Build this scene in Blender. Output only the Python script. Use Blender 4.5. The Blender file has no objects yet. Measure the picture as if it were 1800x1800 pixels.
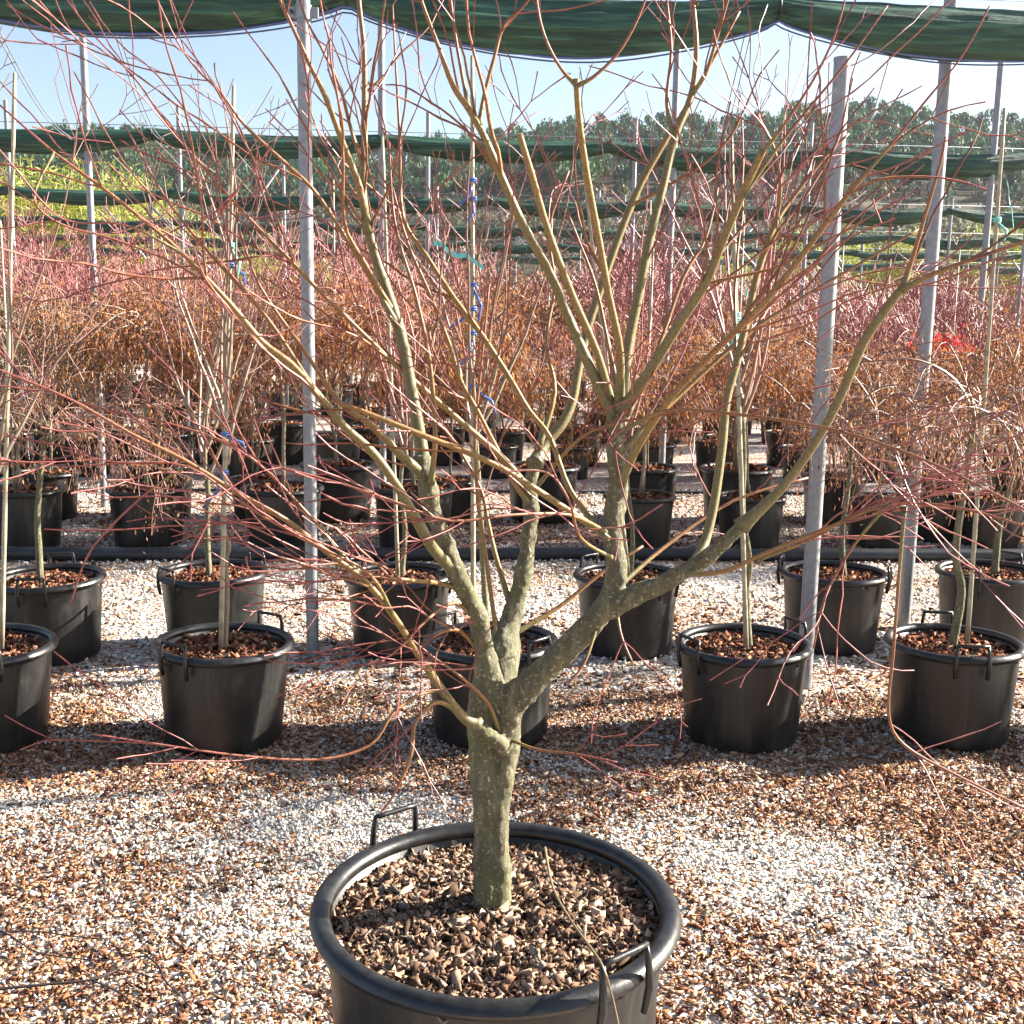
import bpy, math, random
import numpy as np
from mathutils import Vector, Matrix, noise as mnoise

# ------------------------------------------------------------------ camera, sky, sun, exposure
scene = bpy.context.scene
COL = scene.collection
EYE = Vector((0.0, 0.0, 1.65))
PITCH, ROLL, FPX = math.radians(9.8), math.radians(0.9), 2000.0
_f = Vector((0, math.cos(PITCH), -math.sin(PITCH)))
_u0 = Vector((0, math.sin(PITCH), math.cos(PITCH)))
_r0 = Vector((1, 0, 0))
CR = _r0 * math.cos(ROLL) + _u0 * math.sin(ROLL)
CU = _u0 * math.cos(ROLL) - _r0 * math.sin(ROLL)
cam_d = bpy.data.cameras.new('camera')
cam_d.sensor_width = 36.0
cam_d.lens = FPX / 1800.0 * 36.0
cam_d.clip_start = 0.05
cam_d.clip_end = 3000.0
cam = bpy.data.objects.new('camera', cam_d)
COL.objects.link(cam)
m3 = Matrix((CR, CU, -_f)).transposed()
cam.matrix_world = Matrix.Translation(EYE) @ m3.to_4x4()
scene.camera = cam

SUN_AZ, SUN_EL = math.radians(73.0), math.radians(27.0)     # azimuth clockwise from +Y
world = bpy.data.worlds.new('World')
scene.world = world
world.use_nodes = True
wn = world.node_tree.nodes
bg = wn['Background']
sky = wn.new('ShaderNodeTexSky')
sky.sky_type = 'NISHITA'
sky.sun_disc = False
sky.sun_elevation = SUN_EL
sky.sun_rotation = SUN_AZ
sky.air_density = 1.0
sky.dust_density = 2.0
sky.ozone_density = 1.6
world.node_tree.links.new(sky.outputs[0], bg.inputs[0])
bg.inputs[1].default_value = 0.053
sun_d = bpy.data.lights.new('sun', 'SUN')
sun_d.energy = 5.0
sun_d.angle = math.radians(0.53)
sun_d.color = (1.0, 0.93, 0.82)
sun = bpy.data.objects.new('sun', sun_d)
COL.objects.link(sun)
sdir = Vector((math.sin(SUN_AZ) * math.cos(SUN_EL), math.cos(SUN_AZ) * math.cos(SUN_EL), math.sin(SUN_EL)))
sun.rotation_euler = sdir.to_track_quat('Z', 'Y').to_euler()
scene.view_settings.view_transform = 'Standard'
scene.view_settings.look = 'None'
scene.view_settings.gamma = 1.0
scene.view_settings.use_curve_mapping = False
scene.view_settings.exposure = 2.25

# ------------------------------------------------------------------ helpers
def ray(px, py):
    return (_f + CR * ((px - 900) / FPX) + CU * (-(py - 900) / FPX))
def at_y(px, py, Y):            # the point of the place seen there, at distance Y
    d = ray(px, py)
    return EYE + d * (Y / d.y)
def at_z(px, py, z):
    d = ray(px, py)
    return EYE + d * ((z - EYE.z) / d.z)
def Rg(seed): return random.Random(seed)
YAW = math.radians(4.0)
RU = Vector((math.cos(YAW), math.sin(YAW), 0))

def nodes_mat(name):
    m = bpy.data.materials.new(name)
    m.use_nodes = True
    nt = m.node_tree
    b = nt.nodes['Principled BSDF']
    return m, nt, b
def ramp(nt, stops):
    r = nt.nodes.new('ShaderNodeValToRGB')
    e = r.color_ramp.elements
    while len(e) > 1: e.remove(e[-1])
    e[0].position = stops[0][0]; e[0].color = (*stops[0][1], 1)
    for p, c in stops[1:]:
        n = e.new(p); n.color = (*c, 1)
    return r
def texnoise(nt, scale, detail=4, rough=.6, vec=None, coord='Object'):
    n = nt.nodes.new('ShaderNodeTexNoise')
    n.inputs['Scale'].default_value = scale
    n.inputs['Detail'].default_value = detail
    n.inputs['Roughness'].default_value = rough
    if vec is None:
        tc = nt.nodes.new('ShaderNodeTexCoord')
        nt.links.new(tc.outputs[coord], n.inputs['Vector'])
    else:
        nt.links.new(vec, n.inputs['Vector'])
    return n
def mix(nt, fac, a, b, mode='MIX'):
    n = nt.nodes.new('ShaderNodeMix'); n.data_type = 'RGBA'; n.blend_type = mode
    for sock, v in ((n.inputs[0], fac), (n.inputs[6], a), (n.inputs[7], b)):
        if hasattr(v, 'links') or hasattr(v, 'is_linked'): nt.links.new(v, sock)
        elif isinstance(v, (int, float)): sock.default_value = v
        else: sock.default_value = (*v, 1)
    return n.outputs[2]
def bump(nt, b, height, strength=.4, dist=.01):
    n = nt.nodes.new('ShaderNodeBump')
    n.inputs['Strength'].default_value = strength
    n.inputs['Distance'].default_value = dist
    nt.links.new(height, n.inputs['Height'])
    nt.links.new(n.outputs[0], b.inputs['Normal'])
def simple(name, col, rough=.6, metal=0., var=.25, scale=20., bmp=0., bdist=.005, spec=.5):
    m, nt, b = nodes_mat(name)
    n = texnoise(nt, scale)
    c2 = tuple(min(1, c * (1 + var)) for c in col); c1 = tuple(c * (1 - var) for c in col)
    r = ramp(nt, [(.3, c1), (.7, c2)])
    nt.links.new(n.outputs[0], r.inputs[0])
    nt.links.new(r.outputs[0], b.inputs['Base Color'])
    b.inputs['Roughness'].default_value = rough
    b.inputs['Metallic'].default_value = metal
    b.inputs['Specular IOR Level'].default_value = spec
    if bmp: bump(nt, b, n.outputs[0], bmp, bdist)
    return m

# ------------------------------------------------------------------ materials
M = {}
def mat_black_plastic():
    m, nt, b = nodes_mat('black_plastic')
    n = texnoise(nt, 9, 5); n2 = texnoise(nt, 260, 2)
    r = ramp(nt, [(.35, (.006, .006, .006)), (.62, (.013, .0125, .012)), (.85, (.04, .036, .03))])
    nt.links.new(n.outputs[0], r.inputs[0])
    sp = ramp(nt, [(.70, (0, 0, 0)), (.78, (1, 1, 1))]); nt.links.new(n2.outputs[0], sp.inputs[0])
    c = mix(nt, sp.outputs[0], r.outputs[0], (.07, .066, .058))
    nt.links.new(c, b.inputs['Base Color'])
    tc = nt.nodes.new('ShaderNodeTexCoord'); mp = nt.nodes.new('ShaderNodeMapping'); mp.inputs['Scale'].default_value = (22, 22, 1.6)
    oi = nt.nodes.new('ShaderNodeObjectInfo'); ad = nt.nodes.new('ShaderNodeVectorMath'); ad.operation = 'ADD'
    nt.links.new(tc.outputs['Object'], ad.inputs[0]); nt.links.new(oi.outputs['Random'], ad.inputs[1]); nt.links.new(ad.outputs[0], mp.inputs[0])
    n4 = texnoise(nt, 1.0, 5, .7, mp.outputs[0]); st = ramp(nt, [(.50, (0, 0, 0)), (.78, (.55,) * 3)]); nt.links.new(n4.outputs[0], st.inputs[0])
    c = mix(nt, st.outputs[0], c, (.075, .068, .056)); nt.links.new(c, b.inputs['Base Color'])
    rr = ramp(nt, [(.3, (.30,) * 3), (.8, (.62,) * 3)]); nt.links.new(n.outputs[0], rr.inputs[0])
    nt.links.new(rr.outputs[0], b.inputs['Roughness'])
    b.inputs['Specular IOR Level'].default_value = .55
    bump(nt, b, n2.outputs[0], .25, .002)
    return m
M['pot'] = mat_black_plastic()
M['rim'] = simple('black_plastic_rim', (.012, .012, .012), .36, var=.75, scale=34, bmp=.35, bdist=.003)
def mat_bark(name, olive, pale, moss):
    m, nt, b = nodes_mat(name)
    tc = nt.nodes.new('ShaderNodeTexCoord')
    mp = nt.nodes.new('ShaderNodeMapping'); mp.inputs['Scale'].default_value = (1, 1, .25)
    nt.links.new(tc.outputs['Object'], mp.inputs[0])
    n = texnoise(nt, 55, 8, .75, mp.outputs[0]); n2 = texnoise(nt, 7, 4); n3 = texnoise(nt, 140, 3)
    r = ramp(nt, [(.28, tuple(c * .55 for c in olive)), (.5, olive), (.72, pale)])
    nt.links.new(n.outputs[0], r.inputs[0])
    f = ramp(nt, [(.48, (0, 0, 0)), (.66, (1, 1, 1))]); nt.links.new(n2.outputs[0], f.inputs[0])
    c = mix(nt, f.outputs[0], r.outputs[0], moss)
    sp = ramp(nt, [(.58, (0, 0, 0)), (.70, (1, 1, 1))]); nt.links.new(n3.outputs[0], sp.inputs[0])
    c = mix(nt, sp.outputs[0], c, tuple(min(1, x * 1.5) for x in pale))
    nt.links.new(c, b.inputs['Base Color'])
    b.inputs['Roughness'].default_value = .75
    bump(nt, b, n.outputs[0], 1.0, .012)
    return m
M['bark'] = mat_bark('mossy_bark', (.125, .113, .062), (.31, .28, .175), (.125, .128, .052))
def mat_wood(name, stops, mossy=.0):
    """colour follows how thick the wood is: thin shoots red, older wood olive"""
    m, nt, b = nodes_mat(name)
    a = nt.nodes.new('ShaderNodeAttribute'); a.attribute_name = 'w'
    n = texnoise(nt, 45, 4); n2 = texnoise(nt, 260, 2)
    add = nt.nodes.new('ShaderNodeMath'); add.operation = 'MULTIPLY_ADD'
    nt.links.new(n.outputs[0], add.inputs[0]); add.inputs[1].default_value = .16
    s = nt.nodes.new('ShaderNodeMath'); s.operation = 'ADD'
    nt.links.new(a.outputs['Fac'], s.inputs[0]); s.inputs[1].default_value = -.08
    nt.links.new(s.outputs[0], add.inputs[2])
    r = ramp(nt, stops); nt.links.new(add.outputs[0], r.inputs[0])
    f = ramp(nt, [(.35, (.6, .6, .6)), (.7, (1.25, 1.25, 1.25))]); nt.links.new(n2.outputs[0], f.inputs[0])
    c = mix(nt, 1.0, r.outputs[0], f.outputs[0], 'MULTIPLY')
    nt.links.new(c, b.inputs['Base Color'])
    b.inputs['Roughness'].default_value = .5
    bump(nt, b, n.outputs[0], .3, .003)
    return m
M['wood'] = mat_wood('maple_wood', [(0, (.31, .085, .092)), (.085, (.26, .070, .062)), (.17, (.24, .095, .036)), (.34, (.26, .155, .045)), (.55, (.17, .14, .05)), (1, (.12, .108, .052))])
M['wood_far'] = mat_wood('young_maple_wood', [(0, (.24, .085, .08)), (.18, (.22, .11, .085)), (.4, (.26, .19, .13)), (1, (.23, .20, .14))])
M['wood_red'] = mat_wood('red_twig_wood', [(0, (.40, .10, .115)), (.3, (.33, .125, .11)), (.5, (.26, .18, .13)), (1, (.23, .20, .15))])
M['strand_dark'] = simple('dark_strand', (.035, .022, .022), .7, scale=60)
M['wood_olive'] = mat_wood('olive_twig_wood', [(0, (.23, .17, .095)), (.3, (.20, .16, .085)), (1, (.17, .15, .085))])
def mat_attr(name, rough=.8, spec=.3, trans=0.):
    m, nt, b = nodes_mat(name)
    a = nt.nodes.new('ShaderNodeVertexColor'); a.layer_name = 'tint'
    n = texnoise(nt, 90, 3)
    f = ramp(nt, [(.3, (.75,) * 3), (.7, (1.15,) * 3)]); nt.links.new(n.outputs[0], f.inputs[0])
    c = mix(nt, 1.0, a.outputs[0], f.outputs[0], 'MULTIPLY')
    nt.links.new(c, b.inputs['Base Color'])
    b.inputs['Roughness'].default_value = rough
    b.inputs['Specular IOR Level'].default_value = spec
    if trans:
        t = nt.nodes.new('ShaderNodeBsdfTranslucent'); nt.links.new(c, t.inputs[0])
        ms = nt.nodes.new('ShaderNodeMixShader'); ms.inputs[0].default_value = trans
        out = nt.nodes['Material Output']
        nt.links.new(b.outputs[0], ms.inputs[1]); nt.links.new(t.outputs[0], ms.inputs[2])
        nt.links.new(ms.outputs[0], out.inputs[0])
    return m
M['chips'] = mat_attr('loose_chips', 1.0, .06)
M['leaf'] = mat_attr('dry_leaf', .7, .2, .35)
M['foliage'] = mat_attr('green_leaf', .6, .3, .3)
def mat_steel():
    m, nt, b = nodes_mat('galvanised_steel')
    n = texnoise(nt, 30, 5)
    r = ramp(nt, [(.3, (.21, .22, .24)), (.7, (.32, .33, .35))]); nt.links.new(n.outputs[0], r.inputs[0])
    nt.links.new(r.outputs[0], b.inputs['Base Color'])
    b.inputs['Metallic'].default_value = .35
    b.inputs['Roughness'].default_value = .5
    bump(nt, b, n.outputs[0], .1, .002)
    return m
M['steel'] = mat_steel()
def mat_net():
    m, nt, b = nodes_mat('green_shade_net')
    tc = nt.nodes.new('ShaderNodeTexCoord')
    mp = nt.nodes.new('ShaderNodeMapping'); mp.inputs['Scale'].default_value = (.35, 6, 6)
    nt.links.new(tc.outputs['Object'], mp.inputs[0])
    n = texnoise(nt, 6, 5, .6, mp.outputs[0]); n2 = texnoise(nt, 3, 3)
    r = ramp(nt, [(.3, (.007, .024, .017)), (.50, (.022, .070, .043)), (.74, (.08, .20, .12))])
    nt.links.new(n.outputs[0], r.inputs[0])
    nt.links.new(r.outputs[0], b.inputs['Base Color'])
    b.inputs['Roughness'].default_value = .5
    bump(nt, b, n.outputs[0], .8, .03)
    return m
M['net'] = mat_net()
M['net_hem'] = simple('blue_net_hem', (.10, .13, .30), .5, scale=40)
M['cane'] = simple('bamboo_cane', (.33, .29, .20), .55, var=.3, scale=25, bmp=.2)
M['tie_blue'] = simple('blue_tie', (.08, .15, .42), .45, scale=60)
M['tie_teal'] = simple('teal_tape', (.20, .60, .53), .4, scale=60)
M['hose'] = simple('black_hose', (.018, .02, .024), .38, var=.4, scale=12)
M['wire'] = simple('wire', (.30, .33, .38), .45, metal=.5)
M['dark'] = simple('dark_strap', (.03, .035, .03), .6)
M['soil'] = simple('potting_soil', (.06, .032, .020), .95, var=.5, scale=90, bmp=.9, bdist=.02)
M['label_white'] = simple('white_label', (.75, .75, .73), .5, var=.05)
def mat_ground():
    m, nt, b = nodes_mat('gravel_ground')
    big = texnoise(nt, .9, 4, .6); mid = texnoise(nt, 5, 4)
    v = nt.nodes.new('ShaderNodeTexVoronoi'); v.inputs['Scale'].default_value = 62
    tc = nt.nodes.new('ShaderNodeTexCoord'); nt.links.new(tc.outputs['Object'], v.inputs['Vector'])
    sx = nt.nodes.new('ShaderNodeSeparateColor'); nt.links.new(v.outputs['Color'], sx.inputs[0])
    g = ramp(nt, [(0, (.22, .20, .17)), (.35, (.42, .40, .36)), (1, (.66, .64, .60))]); nt.links.new(sx.outputs[0], g.inputs[0])
    br = ramp(nt, [(0, (.07, .03, .017)), (.5, (.27, .12, .05)), (1, (.50, .28, .14))]); nt.links.new(sx.outputs[1], br.inputs[0])
    ad = nt.nodes.new('ShaderNodeMath'); ad.operation = 'ADD'
    nt.links.new(big.outputs[0], ad.inputs[0])
    mu = nt.nodes.new('ShaderNodeMath'); mu.operation = 'MULTIPLY'; mu.inputs[1].default_value = .5
    nt.links.new(sx.outputs[2], mu.inputs[0]); nt.links.new(mu.outputs[0], ad.inputs[1])
    f = ramp(nt, [(.74, (0, 0, 0)), (.84, (1, 1, 1))]); nt.links.new(ad.outputs[0], f.inputs[0])
    c = mix(nt, f.outputs[0], g.outputs[0], br.outputs[0])
    dk = ramp(nt, [(.0, (1, 1, 1)), (.55, (.75,) * 3), (.8, (.35,) * 3)]); nt.links.new(v.outputs['Distance'], dk.inputs[0])
    nt.links.new(c, b.inputs['Base Color'])
    b.inputs['Roughness'].default_value = .9
    iv = nt.nodes.new('ShaderNodeMath'); iv.operation = 'SUBTRACT'; iv.inputs[0].default_value = 1
    nt.links.new(v.outputs['Distance'], iv.inputs[1])
    bump(nt, b, iv.outputs[0], .9, .012)
    return m
M['ground'] = mat_ground()
def mat_hill():
    m, nt, b = nodes_mat('scrubby_hill')
    n = texnoise(nt, .05, 6, .7); n2 = texnoise(nt, .6, 4)
    r = ramp(nt, [(.3, (.03, .04, .024)), (.5, (.085, .075, .052)), (.7, (.14, .12, .08))]); nt.links.new(n.outputs[0], r.inputs[0])
    f = ramp(nt, [(.3, (.55,) * 3), (.7, (1.2,) * 3)]); nt.links.new(n2.outputs[0], f.inputs[0])
    nt.links.new(mix(nt, 1.0, r.outputs[0], f.outputs[0], 'MULTIPLY'), b.inputs['Base Color'])
    b.inputs['Roughness'].default_value = 1
    b.inputs['Specular IOR Level'].default_value = .1
    return m
M['hill'] = mat_hill()

# ------------------------------------------------------------------ mesh builder
class MB:
    def __init__(s): s.v = []; s.f = []; s.w = []; s.c = []
    def tube(s, pts, rad, sides=5, cap=True, wr=None):
        n = len(pts)
        ax = (pts[-1] - pts[0])
        if ax.length < 1e-6: ax = Vector((0, 0, 1))
        ref = Vector((0, 0, 1)) if abs(ax.normalized().z) < .75 else Vector((0, 1, 0))
        base = len(s.v)
        for i in range(n):
            t = (pts[min(i + 1, n - 1)] - pts[max(i - 1, 0)])
            if t.length < 1e-7: t = ax
            t.normalize()
            a = t.cross(ref)
            if a.length < 1e-4: a = t.orthogonal()
            a.normalize(); b = t.cross(a)
            r = rad[i]
            w = wr(r) if wr else min(1, r / .016)
            for k in range(sides):
                an = 2 * math.pi * k / sides
                s.v.append(pts[i] + (a * math.cos(an) + b * math.sin(an)) * r); s.w.append(w)
        for i in range(n - 1):
            for k in range(sides):
                k2 = (k + 1) % sides
                s.f.append((base + i * sides + k, base + i * sides + k2, base + (i + 1) * sides + k2, base + (i + 1) * sides + k))
        if cap:
            s.f.append(tuple(base + (n - 1) * sides + k for k in range(sides)))
            s.f.append(tuple(base + k for k in reversed(range(sides))))
    def box(s, c, sx, sy, sz, ux=Vector((1, 0, 0)), uy=Vector((0, 1, 0)), uz=Vector((0, 0, 1))):
        b = len(s.v)
        for i in (-1, 1):
            for j in (-1, 1):
                for k in (-1, 1):
                    s.v.append(c + ux * (i * sx / 2) + uy * (j * sy / 2) + uz * (k * sz / 2)); s.w.append(0)
        for q in ((0, 1, 3, 2), (4, 6, 7, 5), (0, 4, 5, 1), (2, 3, 7, 6), (0, 2, 6, 4), (1, 5, 7, 3)):
            s.f.append(tuple(b + x for x in q))
    def lathe(s, prof, seg=48, wob=0, rng=None):
        b = len(s.v); n = len(prof)
        for k in range(seg):
            a = 2 * math.pi * k / seg
            for r, z in prof:
                rr = r * (1 + wob * math.sin(2 * a + .6))
                s.v.append(Vector((rr * math.cos(a), rr * math.sin(a), z))); s.w.append(0)
        for k in range(seg):
            k2 = (k + 1) % seg
            for i in range(n - 1):
                s.f.append((b + k * n + i, b + k2 * n + i, b + k2 * n + i + 1, b + k * n + i + 1))
    def mesh(s, name, mat, smooth=True):
        me = bpy.data.meshes.new(name)
        me.from_pydata([tuple(v) for v in s.v], [], s.f)
        if s.w and len(s.w) == len(s.v):
            at = me.attributes.new('w', 'FLOAT', 'POINT'); at.data.foreach_set('value', s.w)
        if mat: me.materials.append(mat)
        if smooth: me.polygons.foreach_set('use_smooth', [True] * len(me.polygons))
        me.update()
        return me
    def build(s, name, mat, parent=None, smooth=True):
        return link(name, s.mesh(name, mat, smooth), parent)
def link(name, me, parent=None):
    o = bpy.data.objects.new(name, me)
    COL.objects.link(o)
    if parent: o.parent = parent
    return o
def tag(o, label, cat, group=None):
    o['label'] = label; o['category'] = cat
    if group: o['group'] = group
    return o
def empty(name, loc, rz=0):
    o = bpy.data.objects.new(name, None); COL.objects.link(o)
    o.empty_display_size = .1
    o.location = loc; o.rotation_euler = (0, 0, rz)
    return o
def copy_tree(o, parent=None):
    c = o.copy(); COL.objects.link(c); c.parent = parent
    for ch in o.children: copy_tree(ch, c)
    return c
def np_mesh(name, V, F, C, mat):
    """V (n,3), F (m,3|4), C (n,3) colours"""
    me = bpy.data.meshes.new(name)
    k = F.shape[1]
    me.vertices.add(len(V)); me.vertices.foreach_set('co', V.astype(np.float32).ravel())
    me.loops.add(F.size); me.loops.foreach_set('vertex_index', F.astype(np.int32).ravel())
    me.polygons.add(len(F)); me.polygons.foreach_set('loop_start', np.arange(0, F.size, k, dtype=np.int32))
    ca = me.color_attributes.new('tint', 'FLOAT_COLOR', 'POINT')
    ca.data.foreach_set('color', np.concatenate([C, np.ones((len(C), 1))], 1).astype(np.float32).ravel())
    me.materials.append(mat)
    me.update(); me.validate()
    return me
def rand_rot(rs, n):
    q = rs.normal(size=(n, 4)); q /= np.linalg.norm(q, axis=1)[:, None]
    w, x, y, z = q.T
    return np.stack([np.stack([1 - 2 * (y * y + z * z), 2 * (x * y - z * w), 2 * (x * z + y * w)], 1),
                     np.stack([2 * (x * y + z * w), 1 - 2 * (x * x + z * z), 2 * (y * z - x * w)], 1),
                     np.stack([2 * (x * z - y * w), 2 * (y * z + x * w), 1 - 2 * (x * x + y * y)], 1)], 1)
OCT = np.array([(1, 0, 0), (-1, 0, 0), (0, 1, 0), (0, -1, 0), (0, 0, 1), (0, 0, -1)], float)
OCTF = np.array([(0, 2, 4), (2, 1, 4), (1, 3, 4), (3, 0, 4), (2, 0, 5), (1, 2, 5), (3, 1, 5), (0, 3, 5)])
BOX = np.array([(-1, -1, -1), (1, -1, -1), (1, 1, -1), (-1, 1, -1), (-1, -1, 1), (1, -1, 1), (1, 1, 1), (-1, 1, 1)], float)
BOXF = np.array([(0, 3, 2, 1), (4, 5, 6, 7), (0, 1, 5, 4), (1, 2, 6, 5), (2, 3, 7, 6), (3, 0, 4, 7)])
def chips_mesh(name, P, S, COLS, mat, seed, tilt=1.0, box=False):
    """P centres, S (n,3) half sizes"""
    rs = np.random.RandomState(seed); n = len(P)
    B = BOX * .78 if box else OCT; BF = BOXF if box else OCTF; nb = len(B)
    base = B[None] * S[:, None, :] * rs.uniform(.45 if box else .6, 1.25, (n, nb, 1))
    base += rs.normal(size=(n, nb, 3)) * S.min(1)[:, None, None] * .35
    if box:      # curl and twist of a flake
        base[..., 2] += (rs.normal(size=n) * .35)[:, None] * base[..., 0] ** 2 / S[:, :1] + (rs.normal(size=n) * .4)[:, None] * base[..., 0] * base[..., 1] / S[:, :1]
    a = rs.uniform(0, 2 * np.pi, n); t1 = rs.normal(size=n) * .45 * tilt; t2 = rs.normal(size=n) * .45 * tilt
    ca, sa = np.cos(a), np.sin(a); c1, s1 = np.cos(t1), np.sin(t1); c2, s2 = np.cos(t2), np.sin(t2)
    O = np.zeros(n); I = np.ones(n)
    Rz = np.stack([np.stack([ca, -sa, O], 1), np.stack([sa, ca, O], 1), np.stack([O, O, I], 1)], 1)
    Rx = np.stack([np.stack([I, O, O], 1), np.stack([O, c1, -s1], 1), np.stack([O, s1, c1], 1)], 1)
    Ry = np.stack([np.stack([c2, O, s2], 1), np.stack([O, I, O], 1), np.stack([-s2, O, c2], 1)], 1)
    R = Rz @ Rx @ Ry
    V = np.einsum('nij,nkj->nki', R, base) + P[:, None, :]
    F = (BF[None] + (np.arange(n) * nb)[:, None, None]).reshape(-1, BF.shape[1])
    return np_mesh(name, V.reshape(-1, 3), F, np.repeat(COLS, nb, 0), mat)

# ------------------------------------------------------------------ ground
def ground_mesh():
    xs = [-580, -300, -120, -60] + list(np.linspace(-30, 30, 61)) + [60, 120, 300, 580]
    ys = [-40, -10] + list(np.linspace(-2, 40, 64)) + [60, 90, 160, 300, 600]
    V = []; F = []
    for y in ys:
        for x in xs:
            z = .012 * mnoise.noise(Vector((x * .7, y * .7, 0))) if 0 < y < 40 else 0
            V.append((x, y, z - .006))
    nx = len(xs)
    for j in range(len(ys) - 1):
        for i in range(nx - 1):
            F.append((j * nx + i, j * nx + i + 1, (j + 1) * nx + i + 1, (j + 1) * nx + i))
    me = bpy.data.meshes.new('ground'); me.from_pydata(V, [], F); me.materials.append(M['ground']); me.update()
    return me
g = link('ground', ground_mesh()); g['kind'] = 'structure'
def gz(x, y): return .012 * mnoise.noise(Vector((x * .7, y * .7, 0))) - .006

def bark_share(x, y):
    n = 1.25 * mnoise.noise(Vector((x * 1.1, y * 1.7, 3.3))) + .75 * mnoise.noise(Vector((x * 3.6, y * 4.6, 9.1)))
    side = max(0, min(1, (x + .3) / .8))
    if y < 2.75: b = .50 + .38 * max(0, min(1, (x + .9) / .9))
    elif y < 3.75: b = .22 + .50 * side
    elif y < 5.25: b = .72
    elif y < 7.6: b = .10
    elif y < 10.5: b = .55
    else: b = .45
    # soft seams between the bands
    return max(.06, min(.96, b + .95 * n))
GRAV = np.array([(.74, .72, .68), (.80, .78, .74), (.66, .63, .58), (.50, .47, .42), (.68, .62, .53), (.34, .31, .28), (.76, .72, .65)])
BARK = np.array([(.36, .18, .09), (.43, .255, .14), (.25, .11, .055), (.13, .06, .04), (.47, .33, .215), (.30, .13, .072), (.18, .09, .06), (.52, .39, .27), (.09, .045, .035), (.28, .16, .11)])
def scatter(seed, n, y0, y1, kx, x0, sg, sb):
    rs = np.random.RandomState(seed)
    t = rs.uniform(0, 1, n * 2)
    Y = np.sqrt(y0 * y0 + t * (y1 * y1 - y0 * y0))
    X = rs.uniform(-1, 1, n * 2) * (kx * Y + x0)
    Y = Y[:n]; X = X[:n]
    share = np.array([bark_share(x, y) for x, y in zip(X, Y)])
    isb = rs.uniform(0, 1, n) < share
    Z = np.array([gz(x, y) for x, y in zip(X, Y)])
    out = []
    for flag in (False, True):
        k = isb == flag; m = k.sum()
        P = np.stack([X[k], Y[k], Z[k] + .002 + rs.uniform(0, .008, m)], 1)
        if flag:
            L = rs.gamma(6, sb / 6, m)
            S = np.stack([L * 1.15, L * rs.uniform(.22, .55, m), L * rs.uniform(.08, .22, m)], 1)
            C = BARK[rs.randint(0, len(BARK), m)] * rs.uniform(.7, 1.2, (m, 1))
        else:
            L = rs.gamma(9, sg / 9, m)
            S = np.stack([L, L * rs.uniform(.6, .95, m), L * rs.uniform(.45, .75, m)], 1)
            C = GRAV[rs.randint(0, len(GRAV), m)] * rs.uniform(.8, 1.12, (m, 1))
        out.append((P, S, C))
    return out
z1 = scatter(1, 106000, 1.9, 4.9, .53, .25, .0059, .0083)
z2 = scatter(2, 52000, 4.9, 11.0, .52, .6, .0115, .0150)
for i, (nm, lab, cat) in enumerate((('gravel', 'pale crushed gravel strewn over the nursery floor', 'gravel'),
                                    ('bark_litter', 'orange brown bark chips and leaf litter over the gravel', 'litter'))):
    P = np.concatenate([z1[i][0], z2[i][0]]); S = np.concatenate([z1[i][1], z2[i][1]]); C = np.concatenate([z1[i][2], z2[i][2]])
    o = link(nm, chips_mesh(nm, P, S, C, M['chips'], 11 + i, 1.25 if i else .9, box=bool(i)))
    tag(o, lab, cat); o['kind'] = 'stuff'

# ------------------------------------------------------------------ far country: hills, woods
RIDGE = [(-500, 215), (0, 238), (150, 226), (220, 222), (300, 240), (420, 254), (700, 254), (800, 244), (860, 232), (960, 210), (1100, 200), (1210, 194),
         (1310, 203), (1420, 188), (1530, 178), (1620, 186), (1720, 202), (1820, 214), (2300, 240)]
def ridge_py(px):
    for (a, ya), (b, yb) in zip(RIDGE, RIDGE[1:]):
        if a <= px <= b:
            t = (px - a) / (b - a); t = t * t * (3 - 2 * t)
            return ya + (yb - ya) * t
    return 230
def hill_profile(t):       # 0 foot .. 1 crest
    return t ** 1.25
HX = np.linspace(-500, 2300, 100)
H0, H1 = 85.0, 330.0
def hill_point(px, t):
    crest = at_y(px, ridge_py(px) + 33, H1)
    foot = Vector((crest.x * H0 / H1 * 1.0, H0, -1.0))
    p = foot.lerp(crest, t)
    p.z = -1.0 + (crest.z + 1.0) * hill_profile(t) + (2.2 * mnoise.noise(Vector((p.x * .03, p.y * .03, 1))) if 0 < t < 1 else 0)
    return p
V = []; F = []; NT = 26
for j in range(NT + 4):
    for px in HX:
        if j <= NT: p = hill_point(px, j / NT)
        else:
            p = hill_point(px, 1).copy(); k = j - NT
            p.y += 60 * k; p.x *= (1 + .15 * k); p.z -= 6 * k * k
        V.append(tuple(p))
nx = len(HX)
for j in range(NT + 3):
    for i in range(nx - 1):
        F.append((j * nx + i, j * nx + i + 1, (j + 1) * nx + i + 1, (j + 1) * nx + i))
me = bpy.data.meshes.new('hill'); me.from_pydata(V, [], F); me.materials.append(M['hill'])
me.polygons.foreach_set('use_smooth', [True] * len(F)); me.update()
o = link('hill', me); o['kind'] = 'structure'

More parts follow.
